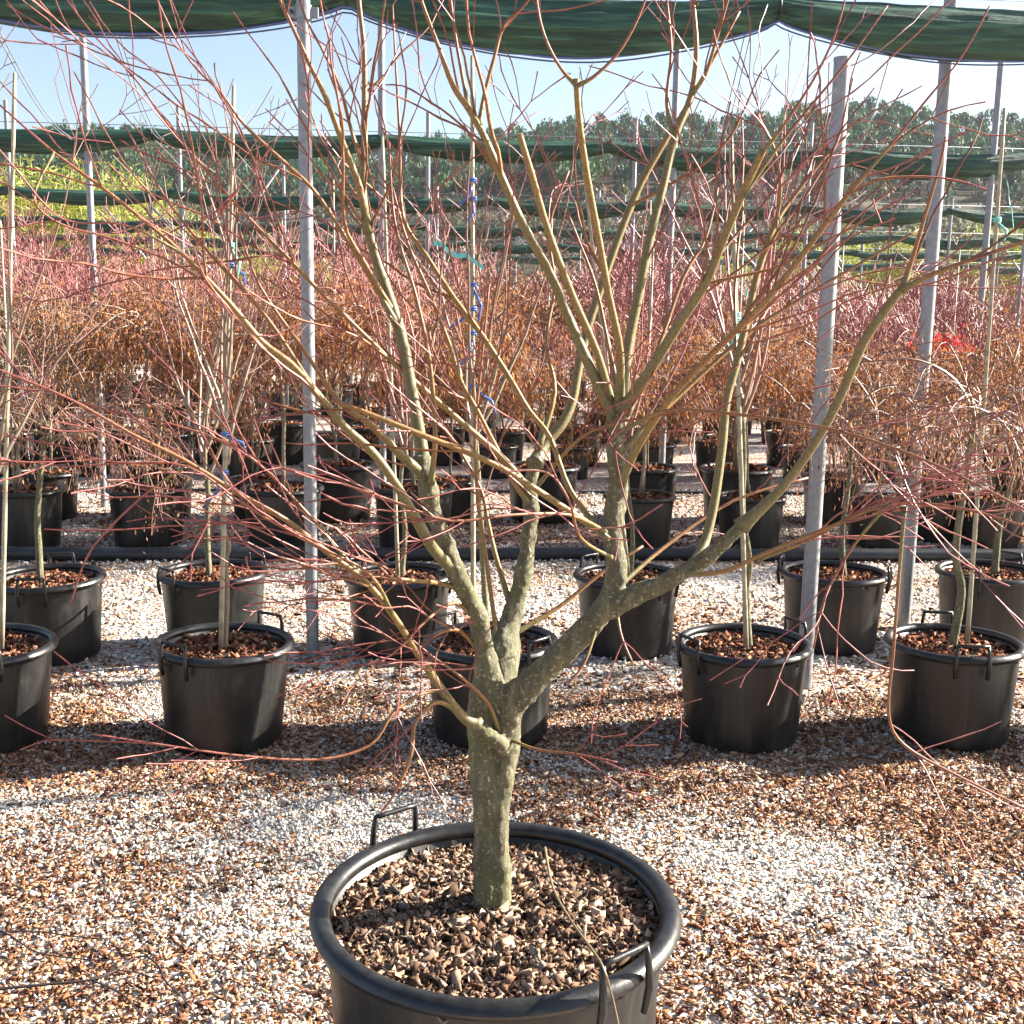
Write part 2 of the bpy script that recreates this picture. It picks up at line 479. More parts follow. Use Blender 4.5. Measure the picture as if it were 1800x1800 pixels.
def crown_cards(rs, n, lobes, size):
    """leafy crown: small triangles through lobes. returns V (n*3,3), local -1..1"""
    li = rs.randint(0, len(lobes), n)
    Lc = lobes[li]
    d = rs.normal(size=(n, 3)); d /= np.linalg.norm(d, axis=1)[:, None]
    r = rs.uniform(.35, 1, n) ** .6
    c = Lc[:, :3] + d * (Lc[:, 3] * r)[:, None]
    tri = np.array([(-1, -.6, 0), (1, -.6, 0), (0, 1, 0)], float)[None] * (size * rs.uniform(.6, 1.3, n))[:, None, None]
    R = rand_rot(rs, n)
    return np.einsum('nij,nkj->nki', R, tri) + c[:, None, :]
def wood(name, label, seed, n, trange, pxr, hr, wr, cols, ntri, pine):
    rs = np.random.RandomState(seed); rg = Rg(seed)
    var = []
    for k in range(6):
        L = []
        for q in range(9):
            a = rs.uniform(0, 6.28)
            if pine: L.append((math.cos(a) * rs.uniform(.1, .55), math.sin(a) * rs.uniform(.1, .55), rs.uniform(.45, .92), rs.uniform(.2, .38)))
            else: L.append((math.cos(a) * rs.uniform(.1, .5), math.sin(a) * rs.uniform(.1, .5), rs.uniform(.25, .85), rs.uniform(.22, .42)))
        var.append(crown_cards(rs, ntri, np.array(L), .085))
    Vs = []; Cs = []
    for i in range(n):
        t = rg.uniform(*trange) if not callable(trange) else trange(rg)
        px = rg.uniform(*pxr)
        p = hill_point(px, t)
        h = rg.uniform(*hr); w = h * rg.uniform(*wr)
        a = rg.uniform(0, 6.28)
        T = var[rg.randrange(6)]
        x = T[..., 0] * math.cos(a) - T[..., 1] * math.sin(a); y = T[..., 0] * math.sin(a) + T[..., 1] * math.cos(a)
        W = np.stack([x * w + p.x, y * w + p.y, T[..., 2] * h + p.z - .3], -1)
        Vs.append(W.reshape(-1, 3))
        c = np.array(cols[rg.randrange(len(cols))]) * rg.uniform(.75, 1.25)
        Cs.append(np.repeat(c[None] * rs.uniform(.7, 1.3, (ntri, 1)), 3, 0))
    V = np.concatenate(Vs); C = np.concatenate(Cs)
    o = link(name, np_mesh(name, V, np.arange(len(V)).reshape(-1, 3), C, M['foliage']))
    tag(o, label, 'wood'); o['kind'] = 'stuff'
wood('pine_wood', 'dark green pine wood covering the crest of the hill', 5, 1350, (.52, 1.01), (-420, 2200), (4.2, 6.6), (.5, .75),
     [(.018, .066, .026), (.024, .080, .030), (.045, .095, .026), (.014, .050, .026)], 330, True)
wood('bare_wood', 'grey brown leafless wood on the lower hillside', 6, 1300, (.02, .72), (-420, 2200), (2.5, 5.5), (.5, .8),
     [(.11, .085, .062), (.13, .105, .085), (.09, .075, .065), (.07, .08, .04), (.15, .11, .075), (.10, .11, .045), (.035, .06, .035)], 120, False)

# ------------------------------------------------------------------ bamboo and shrubs behind the nursery
def bamboo_proto(seed, H, W, n, cols):
    rs = np.random.RandomState(seed); rg = Rg(seed)
    mb = MB(); tips = []
    for k in range(26):
        a = rg.uniform(0, 6.28); r = W * .35 * math.sqrt(rg.random())
        b = Vector((r * math.cos(a), r * math.sin(a), -.05))
        lean = Vector((math.cos(a), math.sin(a), 0)) * rg.uniform(.05, .32)
        h = H * rg.uniform(.65, 1.0); pts = []
        for i in range(7):
            t = i / 6
            pts.append(b + Vector((0, 0, h * t)) + lean * (h * .5 * t * t) - Vector((0, 0, .25 * h * t ** 4 * lean.length)))
        mb.tube(pts, [.028 * (1 - .8 * i / 6) for i in range(7)], 4)
        tips.append(pts)
    culm = mb
    ci = rs.randint(0, 26, n); ti = rs.beta(2.0, 1.3, n)
    P = np.zeros((n, 3))
    for i in range(n):
        p = tips[ci[i]]; f = ti[i] * 6; j = min(5, int(f)); q = p[j].lerp(p[j + 1], f - j)
        P[i] = q
    P += rs.normal(size=(n, 3)) * np.array((.32, .32, .25))
    leaf = np.array([(0, -1, 0), (.17, 0, 0), (0, 1, 0), (-.17, 0, 0)], float)[None] * rs.uniform(.11, .2, n)[:, None, None]
    V = np.einsum('nij,nkj->nki', rand_rot(rs, n), leaf) + P[:, None, :]
    C = np.array(cols)[rs.randint(0, len(cols), n)] * rs.uniform(.75, 1.25, (n, 1))
    return culm, np_mesh('foliage', V.reshape(-1, 3), np.arange(n * 4).reshape(-1, 4), np.repeat(C, 4, 0), M['foliage'])
LIME = [(.30, .33, .045), (.35, .35, .06), (.24, .29, .04), (.38, .35, .08), (.2, .24, .05)]
M['culm'] = simple('bamboo_culm', (.32, .33, .10), .5, scale=12)
bprot = []
for k in range(3):
    cu, fo = bamboo_proto(40 + k, 7.0, 3.2, 5200, LIME)
    r = empty('bamboo_clump', (0, 0, 0))
    cu.build('culms', M['culm'], r); link('foliage', fo, r)
    bprot.append(r)
bi = 0
rg = Rg(77)
def put_bamboo(px, Y, py_top, label, group):
    global bi
    top = at_y(px, py_top, Y)
    o = bprot[bi] if bi < 3 else copy_tree(bprot[bi % 3])
    bi += 1
    s = max(.4, top.z / 7.2)
    o.location = (top.x, Y, 0); o.rotation_euler = (0, 0, rg.uniform(0, 6.28)); o.scale = (s * rg.uniform(.95, 1.25),) * 2 + (s,)
    tag(o, label, 'bamboo', group)
for px, Y, pt in ((-90, 44, 250), (10, 40, 245), (75, 46, 250), (125, 42, 262), (195, 45, 255), (228, 40, 290), (300, 47, 345), (345, 43, 375), (415, 46, 385), (480, 44, 410), (545, 48, 415)):
    put_bamboo(px, Y, pt, 'tall lime green bamboo clump in the sunlit grove behind the left posts', 'bamboo grove behind the left posts')
for px, Y, pt in ((1320, 46, 400), (1390, 44, 420), (1445, 42, 372), (1510, 45, 400), (1560, 43, 385), (1650, 46, 395), (1710, 42, 440), (1790, 44, 355), (1860, 46, 380)):
    put_bamboo(px, Y, pt, 'yellow green bamboo clump beyond the nets by the two thick posts', 'bamboo beyond the thick posts')

# ------------------------------------------------------------------ posts
def post(px, py_base, h, r, label, group=None, name='steel_post', clamp=None, Y=None, cat='post'):
    b = at_z(px, py_base, 0) if Y is None else Vector((at_y(px, 560, Y).x, Y, 0))
    t = empty(name, (b.x, b.y, 0))
    mb = MB(); sd = 20 if r > .03 else 8
    mb.tube([Vector((0, 0, -.05)), Vector((0, 0, h))], [r, r], sd)
    o = mb.build('tube', M['steel'], t)
    md = o.modifiers.new('e', 'EDGE_SPLIT'); md.split_angle = math.radians(50)
    mb = MB(); mb.tube([Vector((0, 0, h - .001)), Vector((0, 0, h + .012))], [r * 1.06, r * 1.06], sd); mb.build('cap', M['steel'], t, False)
    if clamp:
        mb = MB()
        mb.tube([Vector((0, 0, clamp - .03)), Vector((0, 0, clamp + .03))], [r * 1.22, r * 1.22], sd)
        mb.box(Vector((-r * 1.6, 0, clamp)), .035, .02, .045); mb.box(Vector((r * 1.6, 0, clamp)), .035, .02, .045)
        c = mb.build('clamp', M['steel'], t, False)
        mb = MB(); mb.tube([Vector((-r * 1.6, -.03, clamp)), Vector((-r * 1.6, .03, clamp))], [.008, .008], 6); mb.build('bolt', M['dark'], c, False)
    tag(t, label, cat, group)
    return t, b
pL, bL = post(550, 1152, 4.1, .0305, 'tall galvanised steel post standing beside the pot with front tabs', clamp=2.96)
pA, bA = post(1413, 1205, 2.72, .0345, 'short thick grey steel post with a capped open top below the net')
pB, bB = post(1588, 1100, 4.1, .0345, 'tall thick grey steel post clamped to the front green net', clamp=2.98)
GN2 = 'posts of the second net row'
for px in (168, 672, 1173, 1722):
    post(px, 0, 4.1, .029, 'slim tall grey post carrying the second green net', GN2, Y=9.75 + (px - 900) / FPX * 9.7 * math.tan(YAW))
GN3 = 'posts of the rear net rows'
for row, D in ((3, 14.2), (4, 18.4), (5, 22.9), (6, 27.5)):
    rr = Rg(300 + row)
    for k in range(-4, 6):
        px = 900 + (k * 2.55 + rr.uniform(-.3, .3) + .4 * row) / D * FPX
        if not -60 < px < 1860: continue
        h = 4.0 if row == 3 else rr.choice((3.3, 3.6, 4.0))
        t, b = post(px, 0, h, .025, 'thin pale post in the rear rows of green nets', GN3, Y=D + (px - 900) / FPX * D * math.tan(YAW))
        if row > 3 and rr.random() < .45:       # slanting brace, as on the end posts
            mb = MB(); s = rr.choice((-1, 1))
            mb.tube([Vector((0, 0, h * .98)), Vector((s * 1.3, .2, h * .55))], [.02, .02], 6); mb.build('brace', M['steel'], t)

# ------------------------------------------------------------------ rolled shade nets
def net_roll(D, z0, R, tie0, span, sag, label, x0, x1, step, seg, hem=False):
    rg = Rg(int(D * 10))
    root = empty('shade_net', (0, D, z0)); root.rotation_euler = (0, 0, YAW)
    mb = MB(); n = int((x1 - x0) / step); base = 0
    low = []
    fold = [(rg.uniform(0, 6.28), rg.uniform(-.5, .5)) for _ in range(7)]
    for i in range(n + 1):
        x = x0 + (x1 - x0) * i / n
        u = ((x - tie0) / span) % 1.0
        s = math.sin(math.pi * u) ** .75
        j = int((x - tie0) // span)
        hsh = mnoise.noise(Vector((j * 3.7, D, 0)))
        rz = R * (.52 + (.62 + .22 * hsh) * s); ry = R * (.55 + .35 * s)
        cz = -rz - sag * (s * (1 + .6 * hsh))
        for k in range(seg):
            a = 2 * math.pi * k / seg
            m = 1 + .16 * (abs(math.sin(2.5 * a + fold[0][0] + x * .45 + .5 * mnoise.noise(Vector((x * .8, D, 7))))) - .6) + .13 * (abs(math.sin(5.5 * a + fold[1][0] - x * .6)) - .6) + .10 * mnoise.noise(Vector((x * 1.5, a * 2, D))) + .05 * mnoise.noise(Vector((x * 7, a * 3, D)))
            y = math.cos(a) * ry * m; z = cz + math.sin(a) * rz * m
            mb.v.append(Vector((x, y, z))); mb.w.append(0)
        low.append(Vector((x, 0, cz - rz * 1.0)))
    for i in range(n):
        for k in range(seg):
            k2 = (k + 1) % seg
            mb.f.append((i * seg + k, i * seg + k2, (i + 1) * seg + k2, (i + 1) * seg + k))
    mb.build('net', M['net'], root)
    mb = MB(); mb.tube([Vector((x0, 0, .02)), Vector((x1, 0, .02))], [.003, .003], 5); mb.build('cable', M['wire'], root)
    k = math.ceil((x0 - tie0) / span)
    while tie0 + k * span < x1:
        x = tie0 + k * span; k += 1
        mb = MB(); ring = []
        for q in range(13):
            a = 2 * math.pi * q / 12
            ring.append(Vector((x, math.cos(a) * R * .62, -R * .54 + math.sin(a) * R * .62)))
        mb.tube(ring, [.006] * 13, 4, False); mb.build('strap', M['dark'], root)
    if hem:
        mb = MB()
        pts = [p + Vector((0, -.02, -.004 - .010 * mnoise.noise(Vector((p.x * 2, 1, 0))))) for p in low]
        mb.tube(pts, [.007] * len(pts), 5); mb.build('hem_cord', M['net_hem'], root)
        mb = MB()
        pts = [p + Vector((0, .03, -.012 - .012 * mnoise.noise(Vector((p.x * 1.5, 5, 0))))) for p in low]
        mb.tube(pts, [.004] * len(pts), 4); mb.build('hem_cord', M['net_hem'], root)
    tag(root, label, 'net')
    return root
net_roll(5.62, 3.15, .098, -.80, 2.02, .04, 'large dark green rolled shade net hanging across the front posts', -4.5, 5.5, .04, 44, True)
net_roll(9.75, 3.09, .082, -2.95, 1.86, .04, 'second green rolled shade net below the hilltop pines', -8, 8.5, .09, 20)
net_roll(14.2, 3.06, .080, -2.2, 1.9, .05, 'third green rolled shade net crossing the bare hillside', -11, 12, .14, 16)
net_roll(18.5, 3.06, .075, -1.5, 1.9, .05, 'fourth thin green rolled net in front of the bamboo', -14, 15, .2, 12)
net_roll(22.9, 3.06, .075, -1.0, 1.9, .05, 'fifth thin green rolled net just above the red twigs', -17, 18, .25, 10)
net_roll(27.4, 3.06, .075, -.4, 1.9, .05, 'farthest thin green rolled net behind the red twigs', -20, 21, .3, 10)
# wires between the nets
def wire(a, b, label, r=.0035):
    mb = MB(); n = 8
    pts = [a.lerp(b, i / n) - Vector((0, 0, .12 * math.sin(math.pi * i / n))) for i in range(n + 1)]
    o0 = pts[0].copy()
    mb.tube([p - o0 for p in pts], [r] * (n + 1), 4)
    o = mb.build('wire', M['wire']); o.location = o0
    tag(o, label, 'wire', 'thin wires between the nets')
for (ax, ay, bx, by) in ((-25, 20, 128, 246), (-18, 20, 134, 246), (196, 40, 283, 246), (204, 40, 289, 246), (1312, 50, 1248, 262), (1322, 50, 1258, 262), (1575, 60, 1500, 270)):
    wire(at_y(ax, ay, 5.6 + (ax - 900) / FPX * 5.6 * .07), at_y(bx, by, 9.75 + (bx - 900) / FPX * 9.7 * .07), 'thin double wire slanting through the sky between two green nets')

# ------------------------------------------------------------------ hoses on the ground
def hose(D, r, label, seed):
    mb = MB(); pts = []
    for i in range(60):
        x = -7 + 15 * i / 59
        p = Vector((0, D, 0)) + RU * x
        p.y += .025 * mnoise.noise(Vector((x * .6, seed, 0)))
        pts.append(Vector((p.x, p.y - D, r - .004 + .008 * mnoise.noise(Vector((x, seed, 4))))))
    mb.tube(pts, [r] * 60, 10); o = mb.build('water_pipe', M['hose']); o.location = (0, D, 0)
    tag(o, label, 'pipe')
hose(7.62, .045, 'thick black water pipe lying across the gravel behind the second pot row', 1)
hose(10.6, .016, 'thin black drip pipe running between the rear pot rows', 2)

# ------------------------------------------------------------------ growing wood
def shoot(mb, p, d, L, r0, lvl, rg, P):
    """a shoot with opposite side shoots. P: parameters"""
    step = P['step'] * (1 if lvl == 0 else .85)
    n = max(3, int(L / step)); st = L / n
    pts = [p.copy()]; d = d.normalized()
    rmin = P['rmin']
    roll = rg.uniform(0, 3.14)
    for i in range(n):
        d = d + Vector((rg.gauss(0, 1), rg.gauss(0, 1), rg.gauss(0, 1))) * P['wig'] + Vector((0, 0, P['up'][min(lvl, len(P['up']) - 1)] * st * 3))
        d.normalize()
        p = p + d * st
        pts.append(p.copy())
    rad = [max(rmin, r0 + (rmin - r0) * (i / n) ** .8) for i in range(n + 1)]
    if P.get('buds'):
        rad = [r * (1.35 if (i % 2 and i > 1) else .95) if r < .0022 else r for i, r in enumerate(rad)]
    mb.tube(pts, rad, P['sides'] if r0 > .004 else 3, cap=False)
    if lvl >= P['max']:
        if P.get('fork') and rg.random() < P['fork']:
            fork_tip(mb, pts[-1], d, rg, rmin)
        return
    side_shoots(mb, pts, rad, lvl, rg, P)
def fork_tip(mb, p, d, rg, r):
    e = d.orthogonal(); e.rotate(Matrix.Rotation(rg.uniform(0, 6.28), 3, d))
    for s in (-1, 1):
        q = (d + e * (s * .35)).normalized(); l = rg.uniform(.02, .05)
        mb.tube([p - d * .002, p + q * l], [r, r * .9], 3, False)
def side_shoots(mb, pts, rad, lvl, rg, P, start=.18):
    n = len(pts) - 1
    total = sum((pts[i + 1] - pts[i]).length for i in range(n))
    acc = 0; ori = rg.uniform(0, 3.14)
    for i in range(1, n + 1):
        acc += (pts[i] - pts[i - 1]).length
        t = acc / total
        if t < start: continue
        if rg.random() > P['dens'][min(lvl, len(P['dens']) - 1)]: continue
        d = (pts[i] - pts[i - 1]).normalized()
        ori += 1.35
        e = d.orthogonal(); e.rotate(Matrix.Rotation(ori, 3, d))
        for s in (-1, 1):
            if rg.random() < P['skip']: continue
            a = math.radians(rg.uniform(*P['ang']))
            q = d * math.cos(a) + e * (s * math.sin(a))
            if P.get('flat'): q.z *= P['flat']
            L = (P['len'][min(lvl, len(P['len']) - 1)]) * rg.uniform(.35, 1.0) * (1.15 - .55 * t)
            if L < .03: continue
            r = max(P['rmin'], min(rad[i] * .62, .0012 + L * .0065))
            shoot(mb, pts[i], q, L, r, lvl + 1, rg, P)

# ------------------------------------------------------------------ pots
def pot_prof(rt, H, rb):
    wall = rt * .925
    return [(0, .006), (rb * .9, .006), (rb, .0), (rb * 1.01, .012), (rb + (wall - rb) * .93, H * .9), (wall, H * .955), (wall, H - .012),
            (wall - .012, H - .012), (wall - .014, H * .7), (wall - .016, H * .5)]
def rim_prof(rt, H):
    w = rt * .925; o = rt; n = 10; pr = []
    c = (w - .016 + o) / 2; a = (o - w + .016) / 2; b = .015 + rt * .010
    for k in range(n + 1):
        an = 2 * math.pi * k / n
        pr.append((c + a * math.cos(an), H - b + b * math.sin(an)))
    return pr
def handle_mb(rt, H, ang, wd, ht, th):
    mb = MB()
    rr = rt + th * .4
    def P_(da, r, z): return Vector((r * math.cos(ang + da), r * math.sin(ang + da), z))
    h = wd / 2 / rt
    for s in (-1, 1):
        # strap from under the rim to above it
        mb.tube([P_(s * h, rr - .004, H - .085), P_(s * h, rr + .006, H - .03), P_(s * h * .97, rr + .002, H + ht * .5), P_(s * h * .93, rr - .004, H + ht)], [th * .95, th * 1.1, th * .8, th * .8], 6)
    mb.tube([P_(h * 1.0 * (k / 4 * 2 - 1), rr - .003 - .003 * (1 - abs(k / 2 - 1)), H + ht) for k in range(5)], [th * .8] * 5, 6)
    return mb
def soil_mb(r, z, seed, seg=36, rings=7):
    mb = MB()
    mb.v.append(Vector((0, 0, z + .012))); mb.w.append(0)
    for j in range(1, rings + 1):
        for k in range(seg):
            a = 2 * math.pi * k / seg; rr = r * j / rings
            x, y = rr * math.cos(a), rr * math.sin(a)
            mb.v.append(Vector((x, y, z + .012 * (1 - (j / rings) ** 2) + .008 * mnoise.noise(Vector((x * 14, y * 14, seed)))))); mb.w.append(0)
    for k in range(seg):
        mb.f.append((0, 1 + k, 1 + (k + 1) % seg))
    for j in range(rings - 1):
        for k in range(seg):
            k2 = (k + 1) % seg
            mb.f.append((1 + j * seg + k, 1 + (j + 1) * seg + k, 1 + (j + 1) * seg + k2, 1 + j * seg + k2))
    return mb
MUL = np.array([(.20, .080, .045), (.15, .06, .035), (.09, .035, .022), (.26, .12, .07), (.05, .024, .018), (.32, .18, .11)])
def mulch_mesh(r, z, n, s, seed, cols=MUL):
    rs = np.random.RandomState(seed)
    a = rs.uniform(0, 2 * np.pi, n); q = r * np.sqrt(rs.uniform(0, 1, n))
    P = np.stack([q * np.cos(a), q * np.sin(a), z + .012 * (1 - (q / r) ** 2) + rs.uniform(.0, s * .9, n)], 1)
    L = rs.gamma(7, s / 7, n)
    S = np.stack([L, L * rs.uniform(.35, .85, n), L * rs.uniform(.07, .2, n)], 1)
    C = cols[rs.randint(0, len(cols), n)] * rs.uniform(.7, 1.25, (n, 1))
    return chips_mesh('mulch', P, S, C, M['chips'], seed + 1, 1.5, box=True)
RT, PH, RB = .272, .39, .222
_pot = MB(); _pot.lathe(pot_prof(RT, PH, RB), 48, .006); POT_ME = _pot.mesh('pot', M['pot'])
_rim = MB(); _rim.lathe(rim_prof(RT, PH), 48, .006); RIM_ME = _rim.mesh('rim', M['rim'])
_hm = handle_mb(RT, PH, 0, .12, .045, .0085); HANDLE_ME = _hm.mesh('handle', M['rim'])
SOIL_ME = soil_mb(RT * .9, PH - .05, 2).mesh('soil', M['soil'])
MULCH_ME = [mulch_mesh(RT * .88, PH - .048, 900, .013, 60 + k) for k in range(3)]
def near_pot(root, rz, k):
    p = link('pot', POT_ME, root); p.rotation_euler = (.02 * math.sin(rz * 7), .02 * math.cos(rz * 5), rz)
    link('rim', RIM_ME, p)
    for s in (0, math.pi):
        h = link('handle', HANDLE_ME, p); h.rotation_euler = (0, 0, s)
    so = link('soil', SOIL_ME, root)
    mu = link('mulch', MULCH_ME[k % 3], so); mu['kind'] = 'stuff'; mu.rotation_euler = (0, 0, k * 1.1)
    return p
# pots further back: rim and handles in the one mesh
_fp = MB(); _fp.lathe(pot_prof(RT, PH, RB), 28); _fp.lathe(rim_prof(RT, PH), 28)
FARPOT_ME = _fp.mesh('pot', M['pot'])
FSOIL_ME = mulch_mesh(RT * .88, PH - .045, 260, .026, 81)
FSOILB_ME = soil_mb(RT * .9, PH - .05, 5, 20, 3).mesh('soil', M['soil'])

# ------------------------------------------------------------------ the large maple in the foreground
HB = at_z(872, 1578, .48)                      # middle of the rim
HY = HB.y
hero = empty('potted_maple', (HB.x, HB.y, 0))
tag(hero, 'large bare multi-branched maple with mossy forked trunk in big black tub', 'tree')
HR = .375
mb = MB(); mb.lathe(pot_prof(HR, .48, .30), 96, .004); hp = mb.build('pot', M['pot'], hero)
mb = MB(); mb.lathe(rim_prof(HR, .48), 96, .004); mb.build('rim', M['rim'], hp)
for a in (math.radians(-51), math.radians(129)):
    handle_mb(HR, .48, a, .115, .052, .0075).build('handle', M['rim'], hp)
hs = soil_mb(HR * .9, .425, 1, 48, 9).build('soil', M['soil'], hero)
mu = link('mulch', mulch_mesh(HR * .895, .428, 7000, .0098, 91, np.array([(.30, .19, .125), (.24, .14, .09), (.15, .09, .06), (.38, .26, .18), (.09, .055, .04), (.48, .36, .26), (.25, .20, .155), (.13, .08, .055)])), hs)
mu['kind'] = 'stuff'
TB = at_z(866, 1600, .43)                      # foot of the trunk
TY = TB.y
PXM = FPX / (TY / math.cos(0) + .18)
def hp3(px, py, dy): return at_y(px, py, TY + dy) - hero.location
def catmull(pts, per):
    out = []
    n = len(pts)
    for i in range(n - 1):
        p0 = pts[max(i - 1, 0)]; p1 = pts[i]; p2 = pts[i + 1]; p3 = pts[min(i + 2, n - 1)]
        for k in range(per):
            t = k / per
            q = []
            for c in range(len(p1)):
                q.append(.5 * ((2 * p1[c]) + (-p0[c] + p2[c]) * t + (2 * p0[c] - 5 * p1[c] + 4 * p2[c] - p3[c]) * t * t + (-p0[c] + 3 * p1[c] - 3 * p2[c] + p3[c]) * t ** 3))
            out.append(tuple(q))
    out.append(tuple(pts[-1]))
    return out
def traced(T, per=4, sc=1.0):
    """T: (px, py, dy, r_px) -> points, radii in metres"""
    pts = []; rad = []
    for px, py, dy, r in catmull(T, per):
        q = hp3(px, py, dy); pts.append(q); rad.append(max(.0014, r * sc * (q + hero.location - EYE).dot(_f) / FPX))
    return pts, rad
# trunk and the stout first lengths of its stems, grown together
TR = [
 [(859, 1625, 0, 33), (857, 1560, 0, 30), (855, 1460, 0, 28), (851, 1380, -.002, 29), (847, 1300, -.004, 30), (848, 1240, -.006, 32), (858, 1185, -.008, 30)],
 [(876, 1625, .004, 32), (874, 1560, .004, 29), (874, 1460, .004, 27), (880, 1380, .004, 26), (892, 1315, .006, 27), (890, 1260, .008, 31), (885, 1200, .02, 30)],
 [(868, 1625, .012, 34), (866, 1460, .016, 28), (868, 1300, .02, 32), (870, 1220, .02, 36)],
 [(862, 1260, 0, 36), (858, 1200, -.02, 34), (852, 1140, -.03, 22), (838, 1080, -.04, 20), (815, 1030, -.05, 20), (787, 965, -.06, 19), (763, 905, -.06, 20), (751, 850, -.06, 21), (742, 800, -.06, 17)],
 [(874, 1260, .02, 36), (880, 1190, .06, 36), (886, 1130, .09, 34), (896, 1095, .11, 24), (912, 1040, .12, 19), (925, 980, .13, 18), (934, 910, .14, 17), (932, 860, .15, 17), (942, 805, .16, 15)],
 [(885, 1285, 0, 28), (900, 1235, -.015, 33), (950, 1185, -.03, 29), (1010, 1128, -.04, 27), (1055, 1078, -.05, 26), (1078, 1035, -.05, 24), (1082, 985, -.05, 22), (1078, 930, -.04, 22), (1086, 860, -.03, 22), (1082, 790, -.03, 18), (1086, 715, -.02, 20)],
 [(1050, 1085, -.05, 21), (1110, 1050, -.07, 21), (1180, 1018, -.1, 19), (1250, 975, -.12, 16), (1310, 918, -.14, 13)],
 [(888, 1318, -.015, 18), (874, 1300, -.04, 16), (850, 1281, -.065, 13.5), (815, 1260, -.10, 12)],
]
mb = MB()
for T in TR:
    p, r = traced(T, 5, .83); mb.tube(p, r, 14)
tk = mb.build('trunk', M['bark'], hero)
md = tk.modifiers.new('merge', 'REMESH'); md.mode = 'VOXEL'; md.voxel_size = .004; md.use_smooth_shade = True
md = tk.modifiers.new('soft', 'SMOOTH'); md.factor = .5; md.iterations = 4
for nm, sz, st in (('lumps', .055, .012), ('ridges', .014, .0045)):
    tx = bpy.data.textures.new(nm, 'CLOUDS'); tx.noise_scale = sz; tx.noise_depth = 3
    md = tk.modifiers.new(nm, 'DISPLACE'); md.texture = tx; md.strength = st; md.mid_level = .5

